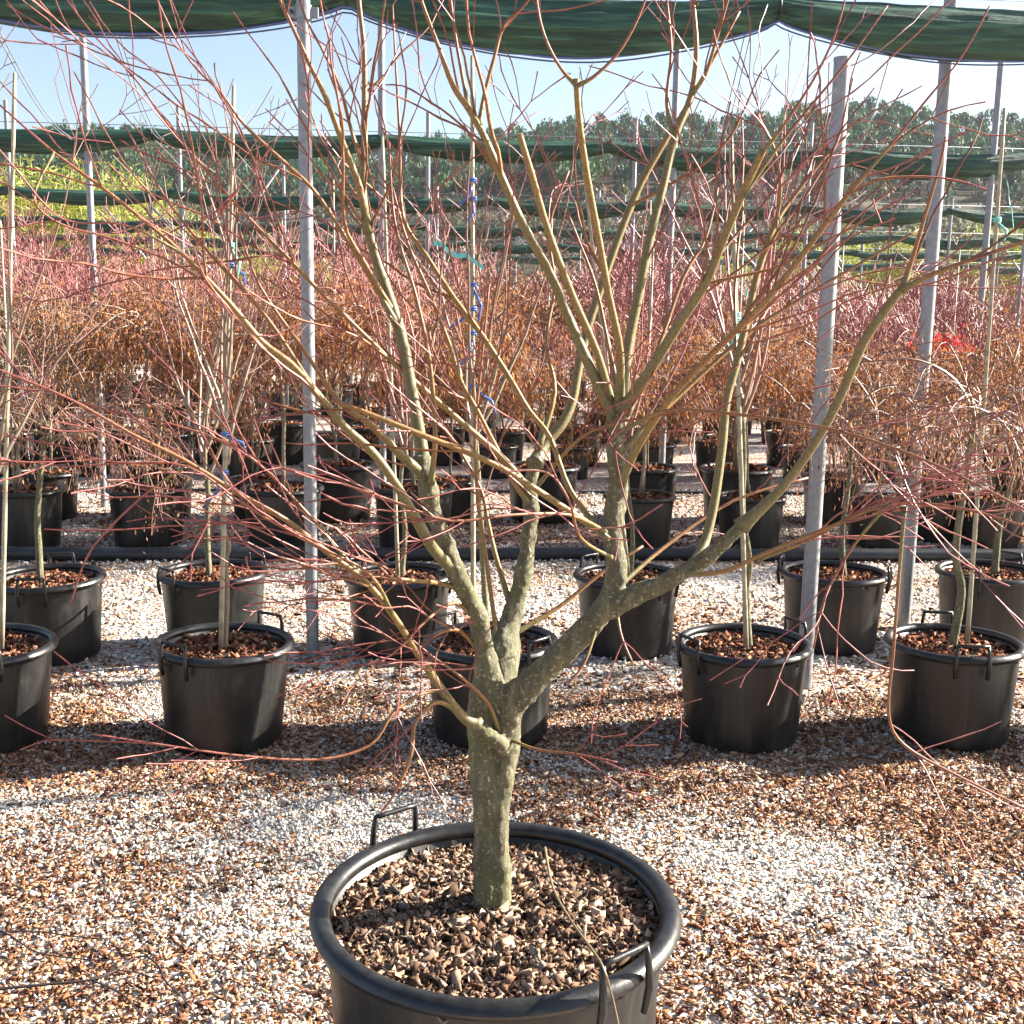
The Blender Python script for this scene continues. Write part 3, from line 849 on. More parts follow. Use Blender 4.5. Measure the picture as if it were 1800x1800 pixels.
# limbs: polyline, then how many shoots they carry
TW = dict(step=.034, wig=.10, up=(.12, .2, .25), rmin=.0012, sides=4, max=2, dens=(.42, .26, .2), skip=.36, ang=(16, 40), len=(.62, .22, .08), fork=.5, buds=True)
TWL = dict(TW, up=(.0, .05, .1), len=(.40, .17, .07), flat=.7, dens=(.34, .17, .12))
TWF = dict(TW, dens=(.21, .10, .08), len=(.6, .2, .08))
BR = [
 # left leader and its tops
 ([(748, 840, -.06, 15), (738, 770, -.05, 15), (722, 680, -.04, 14), (706, 595, -.03, 14), (688, 535, -.02, 13), (664, 465, 0, 12), (646, 400, 0, 11), (638, 340, .02, 9), (640, 280, .03, 8), (641, 190, .05, 7), (640, 90, .07, 6), (632, 10, .08, 5), (627, -70, .1, 4)], TWF),
 ([(648, 410, 0, 9), (632, 330, -.02, 9), (604, 255, -.04, 8), (572, 170, -.06, 7), (545, 115, -.07, 6), (520, 60, -.08, 5), (488, -10, -.1, 4), (470, -70, -.1, 3)], TWF),
 ([(700, 575, -.03, 7), (640, 470, -.06, 6), (560, 345, -.1, 5), (505, 290, -.12, 5), (430, 220, -.15, 4), (390, 165, -.17, 3.5), (345, 120, -.18, 3), (310, 70, -.2, 2.4), (272, -10, -.22, 1.8)], TWF),
 # long golden limbs sweeping to the upper left
 ([(800, 1005, -.05, 13), (762, 965, -.1, 13), (733, 915, -.14, 13), (695, 850, -.17, 11), (655, 795, -.19, 10.5), (606, 750, -.21, 10), (560, 695, -.22, 9), (512, 640, -.23, 8), (460, 600, -.25, 7.5), (405, 535, -.27, 7), (320, 445, -.3, 5), (250, 385, -.32, 4.5), (180, 330, -.34, 4), (95, 268, -.36, 3), (0, 185, -.38, 2)], TWF),
 ([(595, 745, -.21, 7), (540, 665, -.2, 6), (470, 560, -.2, 5.5), (400, 480, -.2, 5), (330, 400, -.2, 4), (280, 330, -.2, 3), (222, 225, -.2, 2.4)], TWF),
 ([(745, 835, -.06, 12), (705, 800, -.1, 10), (650, 745, -.14, 8), (600, 710, -.16, 6), (530, 610, -.17, 4.5), (455, 500, -.18, 3.5), (420, 400, -.19, 2.4)], TWF),
 ([(936, 870, .14, 9), (890, 812, .1, 9), (825, 754, .06, 8), (768, 704, .02, 7.5), (694, 640, -.04, 7), (650, 598, -.06, 6), (570, 520, -.1, 5.5), (500, 447, -.14, 5), (430, 375, -.18, 4), (350, 285, -.2, 3.5), (285, 205, -.2, 3), (235, 135, -.22, 2.5), (165, 62, -.24, 2.2), (118, 0, -.25, 2)], TWF),
 ([(1066, 940, -.05, 9), (1010, 905, -.1, 9), (900, 833, -.16, 8), (833, 800, -.19, 8), (750, 768, -.22, 7.5), (650, 728, -.24, 7), (582, 702, -.25, 5)], TWL),
 ([(1068, 950, -.07, 7), (1003, 863, -.02, 7), (967, 770, .02, 7), (930, 722, .04, 7), (893, 660, .06, 7.5), (846, 588, .08, 7.5), (800, 527, .1, 7), (750, 450, .12, 6), (708, 380, .14, 5.5), (703, 250, .16, 4), (696, 120, .18, 3), (690, 10, .2, 2)], TWF),
 ([(936, 890, .14, 8), (905, 850, .12, 7), (867, 777, .1, 6.5), (838, 720, .08, 6), (810, 670, .06, 6), (788, 600, .04, 5.5), (752, 510, .03, 5), (716, 425, .02, 4), (690, 330, .02, 3)], TWF),
 ([(757, 850, -.08, 7), (764, 790, -.1, 6.5), (764, 735, -.1, 6), (758, 660, -.1, 6), (748, 595, -.1, 5.5), (728, 510, -.09, 5), (703, 430, -.08, 4.5), (690, 360, -.06, 3.5), (684, 250, -.05, 2.4)], TWF),
 # low golden limb, running out to the left
 ([(838, 1274, -.1, 13), (812, 1258, -.12, 12), (776, 1212, -.16, 11), (738, 1155, -.2, 9), (690, 1080, -.24, 8), (640, 1020, -.27, 7.5), (585, 978, -.29, 7), (500, 912, -.33, 6), (420, 868, -.36, 6), (330, 812, -.39, 5), (230, 762, -.42, 4), (120, 700, -.45, 3), (0, 650, -.48, 2.4), (-60, 620, -.5, 2)], TWL),
 ([(800, 1245, -.13, 7), (765, 1235, -.18, 6), (730, 1270, -.22, 5.5), (722, 1330, -.24, 5), (690, 1400, -.26, 3.5), (668, 1430, -.27, 3)], dict(TWL, dens=(.10, .1, .1), up=(.25, .25, .2))),
 ([(772, 1212, -.16, 6), (735, 1222, -.2, 5), (690, 1255, -.25, 4.5), (650, 1310, -.28, 4), (560, 1335, -.32, 3.5), (420, 1328, -.38, 3), (280, 1308, -.43, 2.6), (160, 1290, -.46, 2)], TWL),
 ([(690, 1080, -.24, 5), (650, 1010, -.3, 4.5), (560, 960, -.34, 4), (440, 895, -.36, 3.5), (330, 820, -.4, 3), (200, 812, -.43, 2.4), (110, 790, -.45, 2)], TWL),
 ([(640, 1020, -.27, 5), (520, 880, -.3, 4), (420, 790, -.33, 3.6), (300, 745, -.36, 3), (165, 715, -.38, 2.5), (20, 660, -.4, 2)], TWL),
 ([(330, 815, -.39, 3), (260, 865, -.38, 3), (190, 930, -.37, 2.8), (150, 985, -.36, 2.5), (125, 1060, -.35, 2)], TWL),
 # short low laterals on the left leader
 ([(818, 1038, -.05, 8), (770, 1025, -.075, 7), (720, 1020, -.18, 6), (650, 1010, -.24, 4.5), (560, 985, -.28, 3.4), (470, 985, -.32, 2.4)], TWL),
 ([(842, 1098, -.035, 6), (800, 1060, -.075, 5), (750, 1090, -.2, 4), (690, 1150, -.24, 3), (640, 1170, -.26, 2.4)], TWL),
 ([(856, 1165, -.02, 5), (810, 1110, -.06, 5), (770, 1115, -.16, 4), (735, 1140, -.18, 3), (690, 1150, -.2, 2)], TWL),
 ([(880, 1300, 0, 5), (860, 1240, -.10, 4.5), (810, 1190, -.18, 4), (755, 1150, -.2, 3), (720, 1120, -.22, 2)], TWL),
 ([(885, 1295, -.0, 4), (945, 1318, -.06, 3.5), (1010, 1325, -.14, 3), (1085, 1340, -.18, 2)], TWL),
 ([(882, 1180, .06, 6), (865, 1060, .1, 6), (850, 950, .12, 5.5), (840, 880, .13, 5), (835, 760, .14, 4.5), (845, 650, .15, 3.5), (860, 500, .18, 2.4)], TWF),
 ([(902, 1080, .11, 7), (872, 980, .14, 6.5), (858, 920, .16, 6), (845, 860, .18, 5), (800, 780, .2, 4), (740, 700, .24, 3), (700, 620, .26, 2)], TWF),
 # middle stem going up behind the right crown
 ([(940, 815, .15, 14), (958, 780, .18, 13), (988, 745, .2, 12), (1006, 705, .22, 11), (1018, 640, .24, 10.5), (1035, 570, .26, 10), (1062, 490, .28, 9.5), (1092, 405, .3, 9), (1128, 320, .32, 8), (1165, 255, .33, 7), (1205, 190, .35, 5), (1250, 110, .36, 4), (1300, 20, .38, 3)], TWF),
 ([(945, 790, .16, 7), (975, 690, .2, 6), (960, 600, .24, 5), (975, 500, .28, 4), (965, 400, .3, 3.5), (1000, 300, .32, 3)], TWF),
 # right crown: seven limbs from one head
 ([(1082, 730, -.02, 15), (1060, 695, -.03, 13), (1026, 620, -.04, 12), (1000, 560, -.04, 11), (966, 480, -.05, 10.5), (918, 392, -.06, 10), (882, 312, -.07, 9.5), (850, 238, -.08, 8.5), (824, 192, -.08, 7.5), (796, 150, -.09, 6.5), (770, 80, -.1, 5), (742, 5, -.1, 4), (725, -60, -.1, 3)], TWF),
 ([(842, 222, -.08, 6), (852, 165, -.06, 5.5), (868, 105, -.05, 5), (886, 45, -.04, 4.5), (925, 5, -.03, 3.5), (950, -50, -.02, 3)], TWF),
 ([(824, 192, -.08, 5), (812, 130, -.05, 4.5), (800, 60, -.04, 4), (790, -20, -.03, 3)], TWF),
 ([(1076, 720, -.02, 11), (1050, 622, -.05, 10), (1006, 520, -.09, 10), (962, 402, -.13, 9.5), (936, 312, -.16, 9), (913, 236, -.18, 8.5)], TWF),
 ([(1088, 715, -.03, 11), (1090, 620, -.07, 10), (1070, 520, -.1, 10), (1054, 430, -.12, 9.5), (1032, 310, -.15, 9), (1018, 210, -.17, 8.5), (1013, 138, -.18, 8)], dict(TWF, dens=(.22, .24, .15))),
 ([(1014, 150, -.18, 6), (992, 128, -.18, 4.5), (966, 85, -.19, 4), (948, 30, -.2, 3.5), (938, -50, -.2, 3)], TWF),
 ([(1014, 150, -.18, 6), (1042, 136, -.18, 4.5), (1085, 95, -.17, 4), (1120, 35, -.17, 3.5), (1148, -40, -.17, 3)], TWF),
 ([(1090, 715, -.01, 13), (1104, 610, .02, 12), (1122, 520, .04, 12), (1142, 420, .06, 11), (1166, 325, .08, 10), (1187, 238, .1, 9), (1214, 172, .12, 8), (1224, 100, .13, 6.5), (1220, 20, .14, 5), (1210, -60, .15, 4)], TWF),
 ([(1186, 242, .1, 6), (1172, 180, .12, 5), (1180, 90, .14, 4), (1172, 0, .16, 3)], TWF),
 ([(1216, 165, .12, 6), (1240, 130, .1, 5), (1262, 60, .09, 4), (1285, -20, .08, 3)], TWF),
 ([(1094, 722, -.04, 13), (1140, 655, -.08, 12), (1198, 562, -.12, 11.5), (1240, 498, -.15, 11), (1272, 420, -.17, 10), (1310, 330, -.2, 9), (1342, 262, -.22, 8.5)], TWF),
 ([(1338, 270, -.22, 5), (1372, 228, -.24, 4), (1430, 140, -.27, 3.4), (1468, 60, -.3, 2.8), (1490, -20, -.3, 2)], TWF),
 ([(1305, 345, -.2, 5), (1385, 235, -.2, 4), (1480, 120, -.2, 3), (1560, 10, -.2, 2)], TWF),
 ([(1090, 850, -.04, 10), (1130, 770, -.1, 9.5), (1195, 680, -.16, 9), (1290, 585, -.22, 8.5), (1345, 530, -.25, 8.5), (1400, 462, -.27, 8), (1450, 395, -.29, 7.5), (1500, 330, -.31, 7), (1528, 298, -.32, 6.5)], TWF),
 ([(1524, 302, -.32, 4), (1570, 250, -.34, 3.5), (1625, 180, -.36, 3), (1690, 100, -.38, 2.4), (1740, 10, -.4, 2)], TWF),
 ([(1085, 800, -.04, 7), (1200, 690, .04, 6), (1310, 590, .1, 5.5), (1400, 530, .14, 5), (1500, 470, .18, 4), (1620, 400, .22, 3)], TWF),
 ([(1084, 770, 0, 6), (1150, 630, .14, 5.5), (1200, 490, .2, 5), (1240, 420, .24, 4), (1262, 330, .28, 3)], TWF),
 ([(1090, 720, 0, 6), (1066, 590, .08, 5), (1046, 500, .1, 4.5), (1020, 430, .12, 3.5), (1000, 380, .13, 3)], TWF),
 # right limb
 ([(1302, 926, -.14, 14), (1370, 862, -.16, 11), (1432, 780, -.17, 10), (1478, 695, -.18, 11), (1518, 602, -.19, 11), (1556, 545, -.2, 11), (1588, 505, -.2, 10)], TWF),
 ([(1584, 512, -.2, 8), (1602, 460, -.2, 6), (1624, 385, -.22, 5), (1652, 290, -.24, 4), (1662, 240, -.25, 3)], TWF),
 ([(1584, 510, -.2, 8), (1640, 482, -.24, 6.5), (1720, 452, -.27, 5.5), (1800, 425, -.3, 4.5), (1870, 400, -.33, 3)], TWF),
 ([(1222, 992, -.1, 12), (1240, 950, -.06, 11.5), (1256, 880, -.03, 11), (1270, 780, 0, 10.5), (1277, 705, .02, 10), (1296, 635, .04, 9.5), (1312, 565, .06, 9), (1332, 480, .08, 8), (1362, 395, .1, 7), (1392, 350, .12, 5), (1445, 282, .14, 4), (1492, 235, .16, 3)], TWF),
 ([(1362, 400, .1, 5), (1372, 330, .08, 4.5), (1360, 260, .07, 4), (1330, 200, .06, 3)], TWF),
 # low whips crossing the right half
 ([(1090, 760, -.06, 5), (1170, 722, -.2, 4.5), (1260, 725, -.3, 4.5), (1380, 740, -.36, 4.5), (1500, 765, -.42, 4.5), (1640, 815, -.48, 4), (1800, 895, -.54, 3.5), (1880, 940, -.56, 3)], TWL),
 ([(1200, 1008, -.1, 8), (1270, 1005, -.22, 6.5), (1350, 970, -.28, 6), (1450, 930, -.33, 5.5), (1560, 888, -.38, 5), (1680, 892, -.42, 4), (1800, 925, -.46, 3.4), (1880, 960, -.5, 3)], TWL),
 ([(1330, 985, -.26, 5), (1420, 950, -.3, 4.5), (1500, 905, -.33, 4), (1560, 885, -.36, 3)], TWL),
 ([(1560, 888, -.38, 4), (1500, 960, -.38, 3.6), (1450, 1050, -.38, 3.3), (1430, 1140, -.38, 2.4)], TWL),
 ([(1590, 890, -.39, 4.5), (1578, 1040, -.4, 4.5), (1570, 1150, -.4, 4.3), (1562, 1255, -.4, 4), (1590, 1310, -.4, 4), (1680, 1362, -.42, 3.6), (1800, 1420, -.45, 3)], dict(TWL, dens=(.16, .1, .1))),
 ([(1078, 1040, -.05, 6), (1170, 960, .04, 5), (1290, 880, .12, 4), (1420, 840, .18, 3)], TWL),
 ([(1082, 1035, -.05, 4), (1090, 1110, -.12, 3.5), (1112, 1165, -.15, 2.6)], TWL),
 ([(1055, 1080, -.045, 4), (1030, 1160, -.1, 3.5), (1000, 1200, -.12, 3)], TWL),
 ([(890, 1122, .09, 6), (985, 1065, .14, 5.5), (1060, 1005, .18, 4.5), (1130, 960, .22, 3.5)], TWL),
 # whips across the middle
 ([(1064, 935, -.06, 5), (1000, 905, -.2, 4.5), (900, 905, -.3, 4), (790, 915, -.36, 4), (690, 880, -.4, 3.5), (600, 850, -.44, 3), (470, 815, -.48, 2.4)], TWL),
 ([(1075, 980, -.07, 4), (1020, 945, -.2, 4), (1000, 880, -.28, 3.5), (960, 830, -.3, 3), (880, 830, -.34, 2.5)], TWL),
 ([(940, 860, .12, 4.5), (1020, 770, .0, 4), (1100, 740, -.1, 3.6), (1190, 720, -.16, 3), (1300, 640, -.2, 2.4)], TWL),
 # twigs reaching in from the upper left of the crown
 ([(95, 268, -.36, 3), (60, 350, -.4, 3), (110, 395, -.38, 3), (200, 420, -.34, 3), (320, 470, -.3, 3.4), (410, 540, -.27, 4)], TWF),
 ([(320, 445, -.3, 3.4), (220, 395, -.36, 3), (110, 385, -.4, 2.8), (30, 300, -.44, 2.4), (-40, 215, -.46, 2)], TWF),
]
for i, (T, P) in enumerate(BR):
    p, r = traced(T, 4, .68 if T[0][3] < 12 else .76)
    r = [x * (1 + .7 * math.exp(-k / 1.2)) for k, x in enumerate(r)]
    mb = MB(); sd_ = 8 if T[0][3] > 8 else 6; mb.tube(p, r, sd_)
    for k in range(5 * sd_): mb.w[k] = max(mb.w[k], 1 - k / (5 * sd_))
    b = mb.build('branch', M['wood'], hero)
    tw = MB(); side_shoots(tw, p, r, 0, Rg(1000 + i), P, .30)
    if tw.v: tw.build('twigs', M['wood'], b)['kind'] = 'stuff'
# pale dead whip lying over the rim
T = [(1000, 1520, -.02, 3), (985, 1570, -.1, 4), (1010, 1630, -.24, 4), (1050, 1690, -.36, 3.6), (1080, 1740, -.42, 3), (1086, 1810, -.44, 2.6)]
hw = [at_z(958, 1490, .47), at_z(972, 1560, .475), at_z(1005, 1620, .49), at_z(1045, 1675, .52), at_z(1062, 1705, .535), at_z(1078, 1760, .46), at_z(1090, 1815, .40)]
o0 = hw[0].copy()
mb = MB(); cp = [Vector(q) for q in catmull([tuple(p - o0) for p in hw], 4)]
mb.tube(cp, [.0031 - .0014 * i / len(cp) for i in range(len(cp))], 6)
o = mb.build('fallen_twig', M['wood_olive']); o.location = o0
tag(o, 'pale bare twig lying over the front handle of the big tub', 'twig')

# thin dark forked strands, built as tubes low over the gravel
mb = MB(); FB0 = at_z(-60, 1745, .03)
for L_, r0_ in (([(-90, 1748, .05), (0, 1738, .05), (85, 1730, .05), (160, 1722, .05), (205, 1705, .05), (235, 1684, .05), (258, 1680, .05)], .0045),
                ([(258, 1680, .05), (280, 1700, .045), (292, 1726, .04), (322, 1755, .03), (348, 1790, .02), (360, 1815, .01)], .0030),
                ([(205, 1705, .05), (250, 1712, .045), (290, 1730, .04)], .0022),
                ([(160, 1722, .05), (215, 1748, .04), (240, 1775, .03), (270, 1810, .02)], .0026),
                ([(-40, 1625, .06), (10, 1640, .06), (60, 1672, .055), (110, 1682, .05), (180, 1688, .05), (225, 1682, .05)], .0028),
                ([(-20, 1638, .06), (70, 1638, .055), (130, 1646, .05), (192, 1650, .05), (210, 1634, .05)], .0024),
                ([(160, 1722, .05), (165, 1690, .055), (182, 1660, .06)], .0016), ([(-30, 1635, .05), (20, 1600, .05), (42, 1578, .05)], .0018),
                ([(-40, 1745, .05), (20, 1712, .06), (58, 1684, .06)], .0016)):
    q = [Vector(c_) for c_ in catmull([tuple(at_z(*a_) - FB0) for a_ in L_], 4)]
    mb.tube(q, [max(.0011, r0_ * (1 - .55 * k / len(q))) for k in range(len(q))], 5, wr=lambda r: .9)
o = mb.build('dark_forked_strands', M['strand_dark']); o.location = FB0
tag(o, 'thin dark forked strands spread low over the pale gravel', 'branch')

# ------------------------------------------------------------------ young potted maples of the two near rows
UP = dict(step=.07, wig=.06, up=(.25, .3, .3), rmin=.0016, sides=4, max=2, dens=(.42, .28, .2), skip=.35, ang=(18, 40), len=(.60, .24, .1), fork=.4)
WEEP = dict(step=.06, wig=.10, up=(-.65, -1.1, -1.2), rmin=.0022, sides=3, max=2, dens=(.7, .45, .3), skip=.2, ang=(30, 60), len=(.5, .26, .12), fork=0)
LEAFW = [(.34, .135, .045), (.42, .19, .07), (.24, .09, .04), (.46, .24, .10), (.32, .15, .07), (.40, .145, .04)]
LEAFC = [(.26, .12, .055), (.34, .17, .08), (.18, .08, .045), (.38, .22, .12), (.26, .15, .09), (.36, .15, .05)]
def dry_leaves(pts_src, n, seed, cols, size=.035, spread=.06):
    rs = np.random.RandomState(seed)
    A = np.array([tuple(v) for v in pts_src])
    P = A[rs.randint(0, len(A), n)] + rs.normal(size=(n, 3)) * spread * np.array((1, 1, .8)) - np.array((0, 0, .02))
    leaf = np.array([(0, 0, 0), (.13, -.45, .05), (0, -1, 0), (-.13, -.45, -.05)], float)
    S = size * rs.uniform(.6, 1.5, n)
    a = rs.uniform(0, 6.28, n); t = rs.normal(size=n) * .55
    base = leaf[None] * S[:, None, None]
    # hang: local -y -> -z, then tilt and spin
    x, y, z = base[..., 0], base[..., 1], base[..., 2]
    h = np.stack([x, z * 1.0, y], -1)
    yy = h[..., 1] * np.cos(t)[:, None] - h[..., 2] * np.sin(t)[:, None]; zz = h[..., 1] * np.sin(t)[:, None] + h[..., 2] * np.cos(t)[:, None]
    xx = h[..., 0]
    X = xx * np.cos(a)[:, None] - yy * np.sin(a)[:, None]; Yv = xx * np.sin(a)[:, None] + yy * np.cos(a)[:, None]
    V = np.stack([X, Yv, zz], -1) + P[:, None, :]
    C = np.array(cols)[rs.randint(0, len(cols), n)] * rs.uniform(.7, 1.3, (n, 1))
    return np_mesh('dry_leaves', V.reshape(-1, 3), np.arange(n * 4).reshape(-1, 4), np.repeat(C, 4, 0), M['leaf'])
def crown_upright(seed, z0, H, P, nl=6, lean=.35, r0=.010):
    rg = Rg(seed); mb = MB()
    for k in range(nl):
        a = k * 2.4 + rg.uniform(-.4, .4)
        z = z0 + rg.uniform(-.12, .18)
        d = Vector((math.cos(a) * lean * rg.uniform(.5, 1.5), math.sin(a) * lean * rg.uniform(.5, 1.5), 1))
        shoot(mb, Vector((rg.uniform(-.01, .01), rg.uniform(-.01, .01), z)), d, (H - z0) * rg.uniform(.65, 1.0), r0, 0, rg, P)
    return mb
def crown_weeping(seed, z0, W, P, nl=9):
    rg = Rg(seed); mb = MB()
    for k in range(nl):
        a = k * 2.4 + rg.uniform(-.4, .4)
        d = Vector((math.cos(a), math.sin(a), rg.uniform(.5, 1.2)))
        shoot(mb, Vector((0, 0, z0 - rg.uniform(0, .15))), d, W * rg.uniform(.75, 1.15), .009, 0, rg, P)
    return mb
def near_plant(cx, cy, trunk, stake, kind, seed, label, hrz, H=2.4, r0=.014, ties=(), crown=True, mulch=0, name='potted_maple', tapes=()):
    """trunk, stake: list of (px, py[, r_px]) traced in the upright plane through the pot"""
    c = at_z(cx, cy, PH)
    root = empty(name, (c.x, c.y, 0))
    near_pot(root, hrz, mulch)
    rg = Rg(seed)
    D = c.y
    def loc(px, py, dy=0): return at_y(px, py, D + dy) - root.location
    tp = [loc(px, py) for px, py in trunk]
    cp = catmull([tuple(p) for p in tp], 4)
    pts = [Vector(q) for q in cp]
    n = len(pts)
    rad = [r0 * (1 - .45 * i / n) * (1 + .12 * mnoise.noise(pts[i] * 9)) for i in range(n)]
    mb = MB(); mb.tube(pts, rad, 10); mb.build('stem', M['bark'] if kind != 'pale' else M['wood_far'], root)
    top = pts[-1]
    if stake:
        (ax, ay), (bx, by) = stake
        a, b = loc(ax, ay, -.03), loc(bx, by, -.03)
        mb = MB(); k = 14
        sp = [a.lerp(b, i / k) for i in range(k + 1)]
        mb.tube(sp, [.0095 - .003 * i / k + (.0012 if i % 2 else 0) for i in range(k + 1)], 8)
        st = mb.build('cane', M['cane'], root)
        for (t, mat) in ties:
            p = a.lerp(b, t); mb = MB()
            mb.tube([p + Vector((math.cos(q) * .014, math.sin(q) * .014, .004 * q * .3)) for q in [x * .7 for x in range(19)]], [.0042] * 19, 4)
            d = Vector((rg.uniform(-.09, .09), -.03, rg.uniform(-.13, -.05))); mb.tube([p, p + d * .6 + Vector((.02, 0, .01)), p + d], [.005, .006, .004], 4)
            mb.build('tie', M[mat], st)
    for (ax, ay), (bx, by) in tapes:          # loose ribbons of tying tape
        a, b = loc(ax, ay, -.04), loc(bx, by, -.06); mb = MB(); e = Vector((0, .3, 1)).normalized() * .009
        ps = [a.lerp(b, q / 6) + Vector((0, 0, .012 * math.sin(q * 1.9))) for q in range(7)]
        for q in ps:
            for sgn in (-1, 1): mb.v.append(q + e * sgn + Vector((0, -.001, 0))); mb.w.append(0)
            for sgn in (1, -1): mb.v.append(q + e * sgn + Vector((0, .001, 0))); mb.w.append(0)
        for q in range(6):
            for k in range(4): mb.f.append((q * 4 + k, q * 4 + (k + 1) % 4, q * 4 + 4 + (k + 1) % 4, q * 4 + 4 + k))
        mb.build('tape', M['tie_teal'], root, False)
    if crown:
        if kind == 'weep':
            mb = crown_weeping(seed, top.z, .62, WEEP)
            src = mb.v
            off = Vector((top.x, top.y, 0)); mb.v = [v + off for v in mb.v]
            cr = mb.build('crown', M['wood_far'], root)
            link('dry_leaves', dry_leaves(mb.v, 2600, seed, LEAFC, .022, .04), cr)
        else:
            mb = crown_upright(seed, top.z - .05, H, UP, 7, .42, r0 * .62)
            off = Vector((top.x, top.y, 0)); mb.v = [v + off for v in mb.v]
            mb.build('crown', M['wood_red'] if kind == 'red' else M['wood_far'], root)
    tag(root, label, 'tree')
    return root
near_plant(-35, 1126, [(-25, 1150), (-28, 1000), (-20, 860), (-10, 780)], [(3, 1140), (26, 128)], 'far', 1, 'young bare maple in black pot cut by the frame, tall cane alongside', 2.0)
near_plant(390, 1124, [(394, 1150), (398, 1040), (396, 985), (402, 960), (392, 925), (394, 860), (396, 760)], [(388, 1145), (411, 150)], 'pale', 2,
           'young pale-stemmed maple and cane in black pot showing two front tabs', 4.22, H=2.45, ties=((.40, 'tie_blue'), (.33, 'tie_blue'), (.70, 'tie_blue'), (.73, 'tie_teal')), mulch=1)
near_plant(865, 1121, [(858, 1150), (850, 1000), (842, 860), (836, 760)], [(832, 1140), (830, 98)], 'far', 3,
           'young caned maple directly behind the big mossy trunk, blue ties on its cane', 5.5, H=2.4, ties=((.80, 'tie_blue'), (.77, 'tie_blue'), (.63, 'tie_blue'), (.59, 'tie_blue'), (.55, 'tie_blue'), (.46, 'tie_blue')), mulch=2, tapes=(((762, 428), (850, 466)),))
near_plant(1310, 1125, [(1318, 1150), (1312, 1040), (1318, 990), (1306, 900), (1308, 800), (1304, 690)], [(1312, 1148), (1284, 205)], 'red', 4,
           'young maple with straight pale cane in black pot between the two grey posts', .5, H=2.45, ties=((.635, 'tie_teal'), (.645, 'tie_teal')), tapes=(((1310, 500), (1316, 530)),))
near_plant(1680, 1124, [(1672, 1145), (1690, 1040), (1680, 980), (1688, 900), (1700, 820), (1714, 730)], [(1700, 1130), (1766, 190)], 'weep', 5,
           'stout crooked mossy maple in black pot right of the tall thick post', 4.6, r0=.019, ties=((.80, 'tie_teal'),), mulch=1, tapes=(((1770, 320), (1782, 395)),))
near_plant(2095, 1125, [(2090, 1150), (2092, 1000), (2100, 820)], None, 'far', 6, 'young bare maple in black pot beyond the crooked mossy maple', 1.0, mulch=2)
near_plant(85, 1010, [(72, 1035), (68, 960), (66, 900), (75, 800), (85, 740)], None, 'weep', 7, 'weeping maple with brown leaves in black pot behind the left front pots', 1.7, r0=.018)
near_plant(375, 1001, [(368, 1020), (364, 940), (366, 870), (360, 800)], None, 'far', 8, 'bare young maple in shadowed black pot behind the pale-stemmed maple', .9, H=2.2, r0=.017, mulch=2)
near_plant(703, 1006, [(705, 1025), (712, 930), (704, 850), (715, 760)], [(700, 1020), (672, 240)], 'red', 9, 'red-twigged young maple in black pot half hidden behind low golden branch', 2.6, H=2.3)
near_plant(1105, 1006, [(1108, 1025), (1112, 940), (1104, 860), (1100, 790)], [(1106, 1020), (1022, 260)], 'red', 10, 'young maple in black pot behind the right fork of the big trunk', 2.3, H=2.3, mulch=1)
near_plant(1467, 1002, [(1484, 1020), (1480, 940), (1492, 850), (1502, 720)], None, 'weep', 11, 'grey-stemmed maple in black pot just behind the short capped post', 5.9, r0=.017, mulch=2)
near_plant(1742, 1000, [(1748, 1015), (1756, 930), (1776, 850), (1800, 740)], None, 'weep', 12, 'leaning weeping maple with orange leaves in black pot behind the crooked mossy maple', .8, r0=.02)

# ------------------------------------------------------------------ nursery rows behind
def stem_mb(seed, h, r):
    rg = Rg(seed); mb = MB(); p = Vector((0, 0, PH - .06)); pts = [p.copy()]
    for i in range(6):
        p = p + Vector((rg.gauss(0, .018), rg.gauss(0, .018), (h - PH + .06) / 6)); pts.append(p.copy())
    mb.tube(pts, [r * (1 - .07 * i) for i in range(7)], 6)
    return mb, pts[-1]
FW = dict(WEEP, rmin=.0032, dens=(.75, .42, .3), step=.07)
FU = dict(UP, rmin=.0038, max=2, skip=.25, ang=(20, 46), dens=(.72, .5, .2), step=.085, len=(.62, .26, .1), fork=0)
protos = {}
def make_proto(key, kind, seed):
    rg = Rg(seed)
    root = empty('potted_maple', (0, 0, 0))
    link('pot', FARPOT_ME, root)
    so = link('soil', FSOILB_ME, root); mu = link('mulch', FSOIL_ME, so); mu['kind'] = 'stuff'
    h = {'weep': rg.uniform(1.15, 1.6), 'red': rg.uniform(.7, .9), 'olive': rg.uniform(.7, .85)}[kind]
    smb, top = stem_mb(seed, h, .016); smb.build('stem', M['wood_far'], root)
    if kind == 'weep':
        mb = crown_weeping(seed, h, .80, FW, 12); mb.v = [v + Vector((top.x, top.y, 0)) for v in mb.v]
        c = mb.build('crown', M['wood_far'], root)
        link('dry_leaves', dry_leaves(mb.v, rg.choice((2600, 4500, 7500)), seed, LEAFW, .035, .055), c)
    elif kind == 'red':
        mb = crown_upright(seed, h, rg.uniform(1.85, 2.35), FU, 11, .48, .010); mb.v = [v + Vector((top.x, top.y, 0)) for v in mb.v]
        mb.build('crown', M['wood_red'], root)
    else:
        mb = crown_upright(seed, h, rg.uniform(1.5, 1.8), dict(FU, wig=.16, dens=(.8, .6, .3)), 10, .7, .010); mb.v = [v + Vector((top.x, top.y, 0)) for v in mb.v]
        mb.build('crown', M['wood_olive'], root)
    if rg.random() < .6:
        mb = MB(); x = rg.uniform(-.05, .05); mb.tube([Vector((x, .03, .25)), Vector((x + rg.uniform(-.1, .1), .03, rg.uniform(1.9, 2.5)))], [.009, .006], 6)
        mb.build('cane', M['cane'], root)
    protos[key] = [root, False]
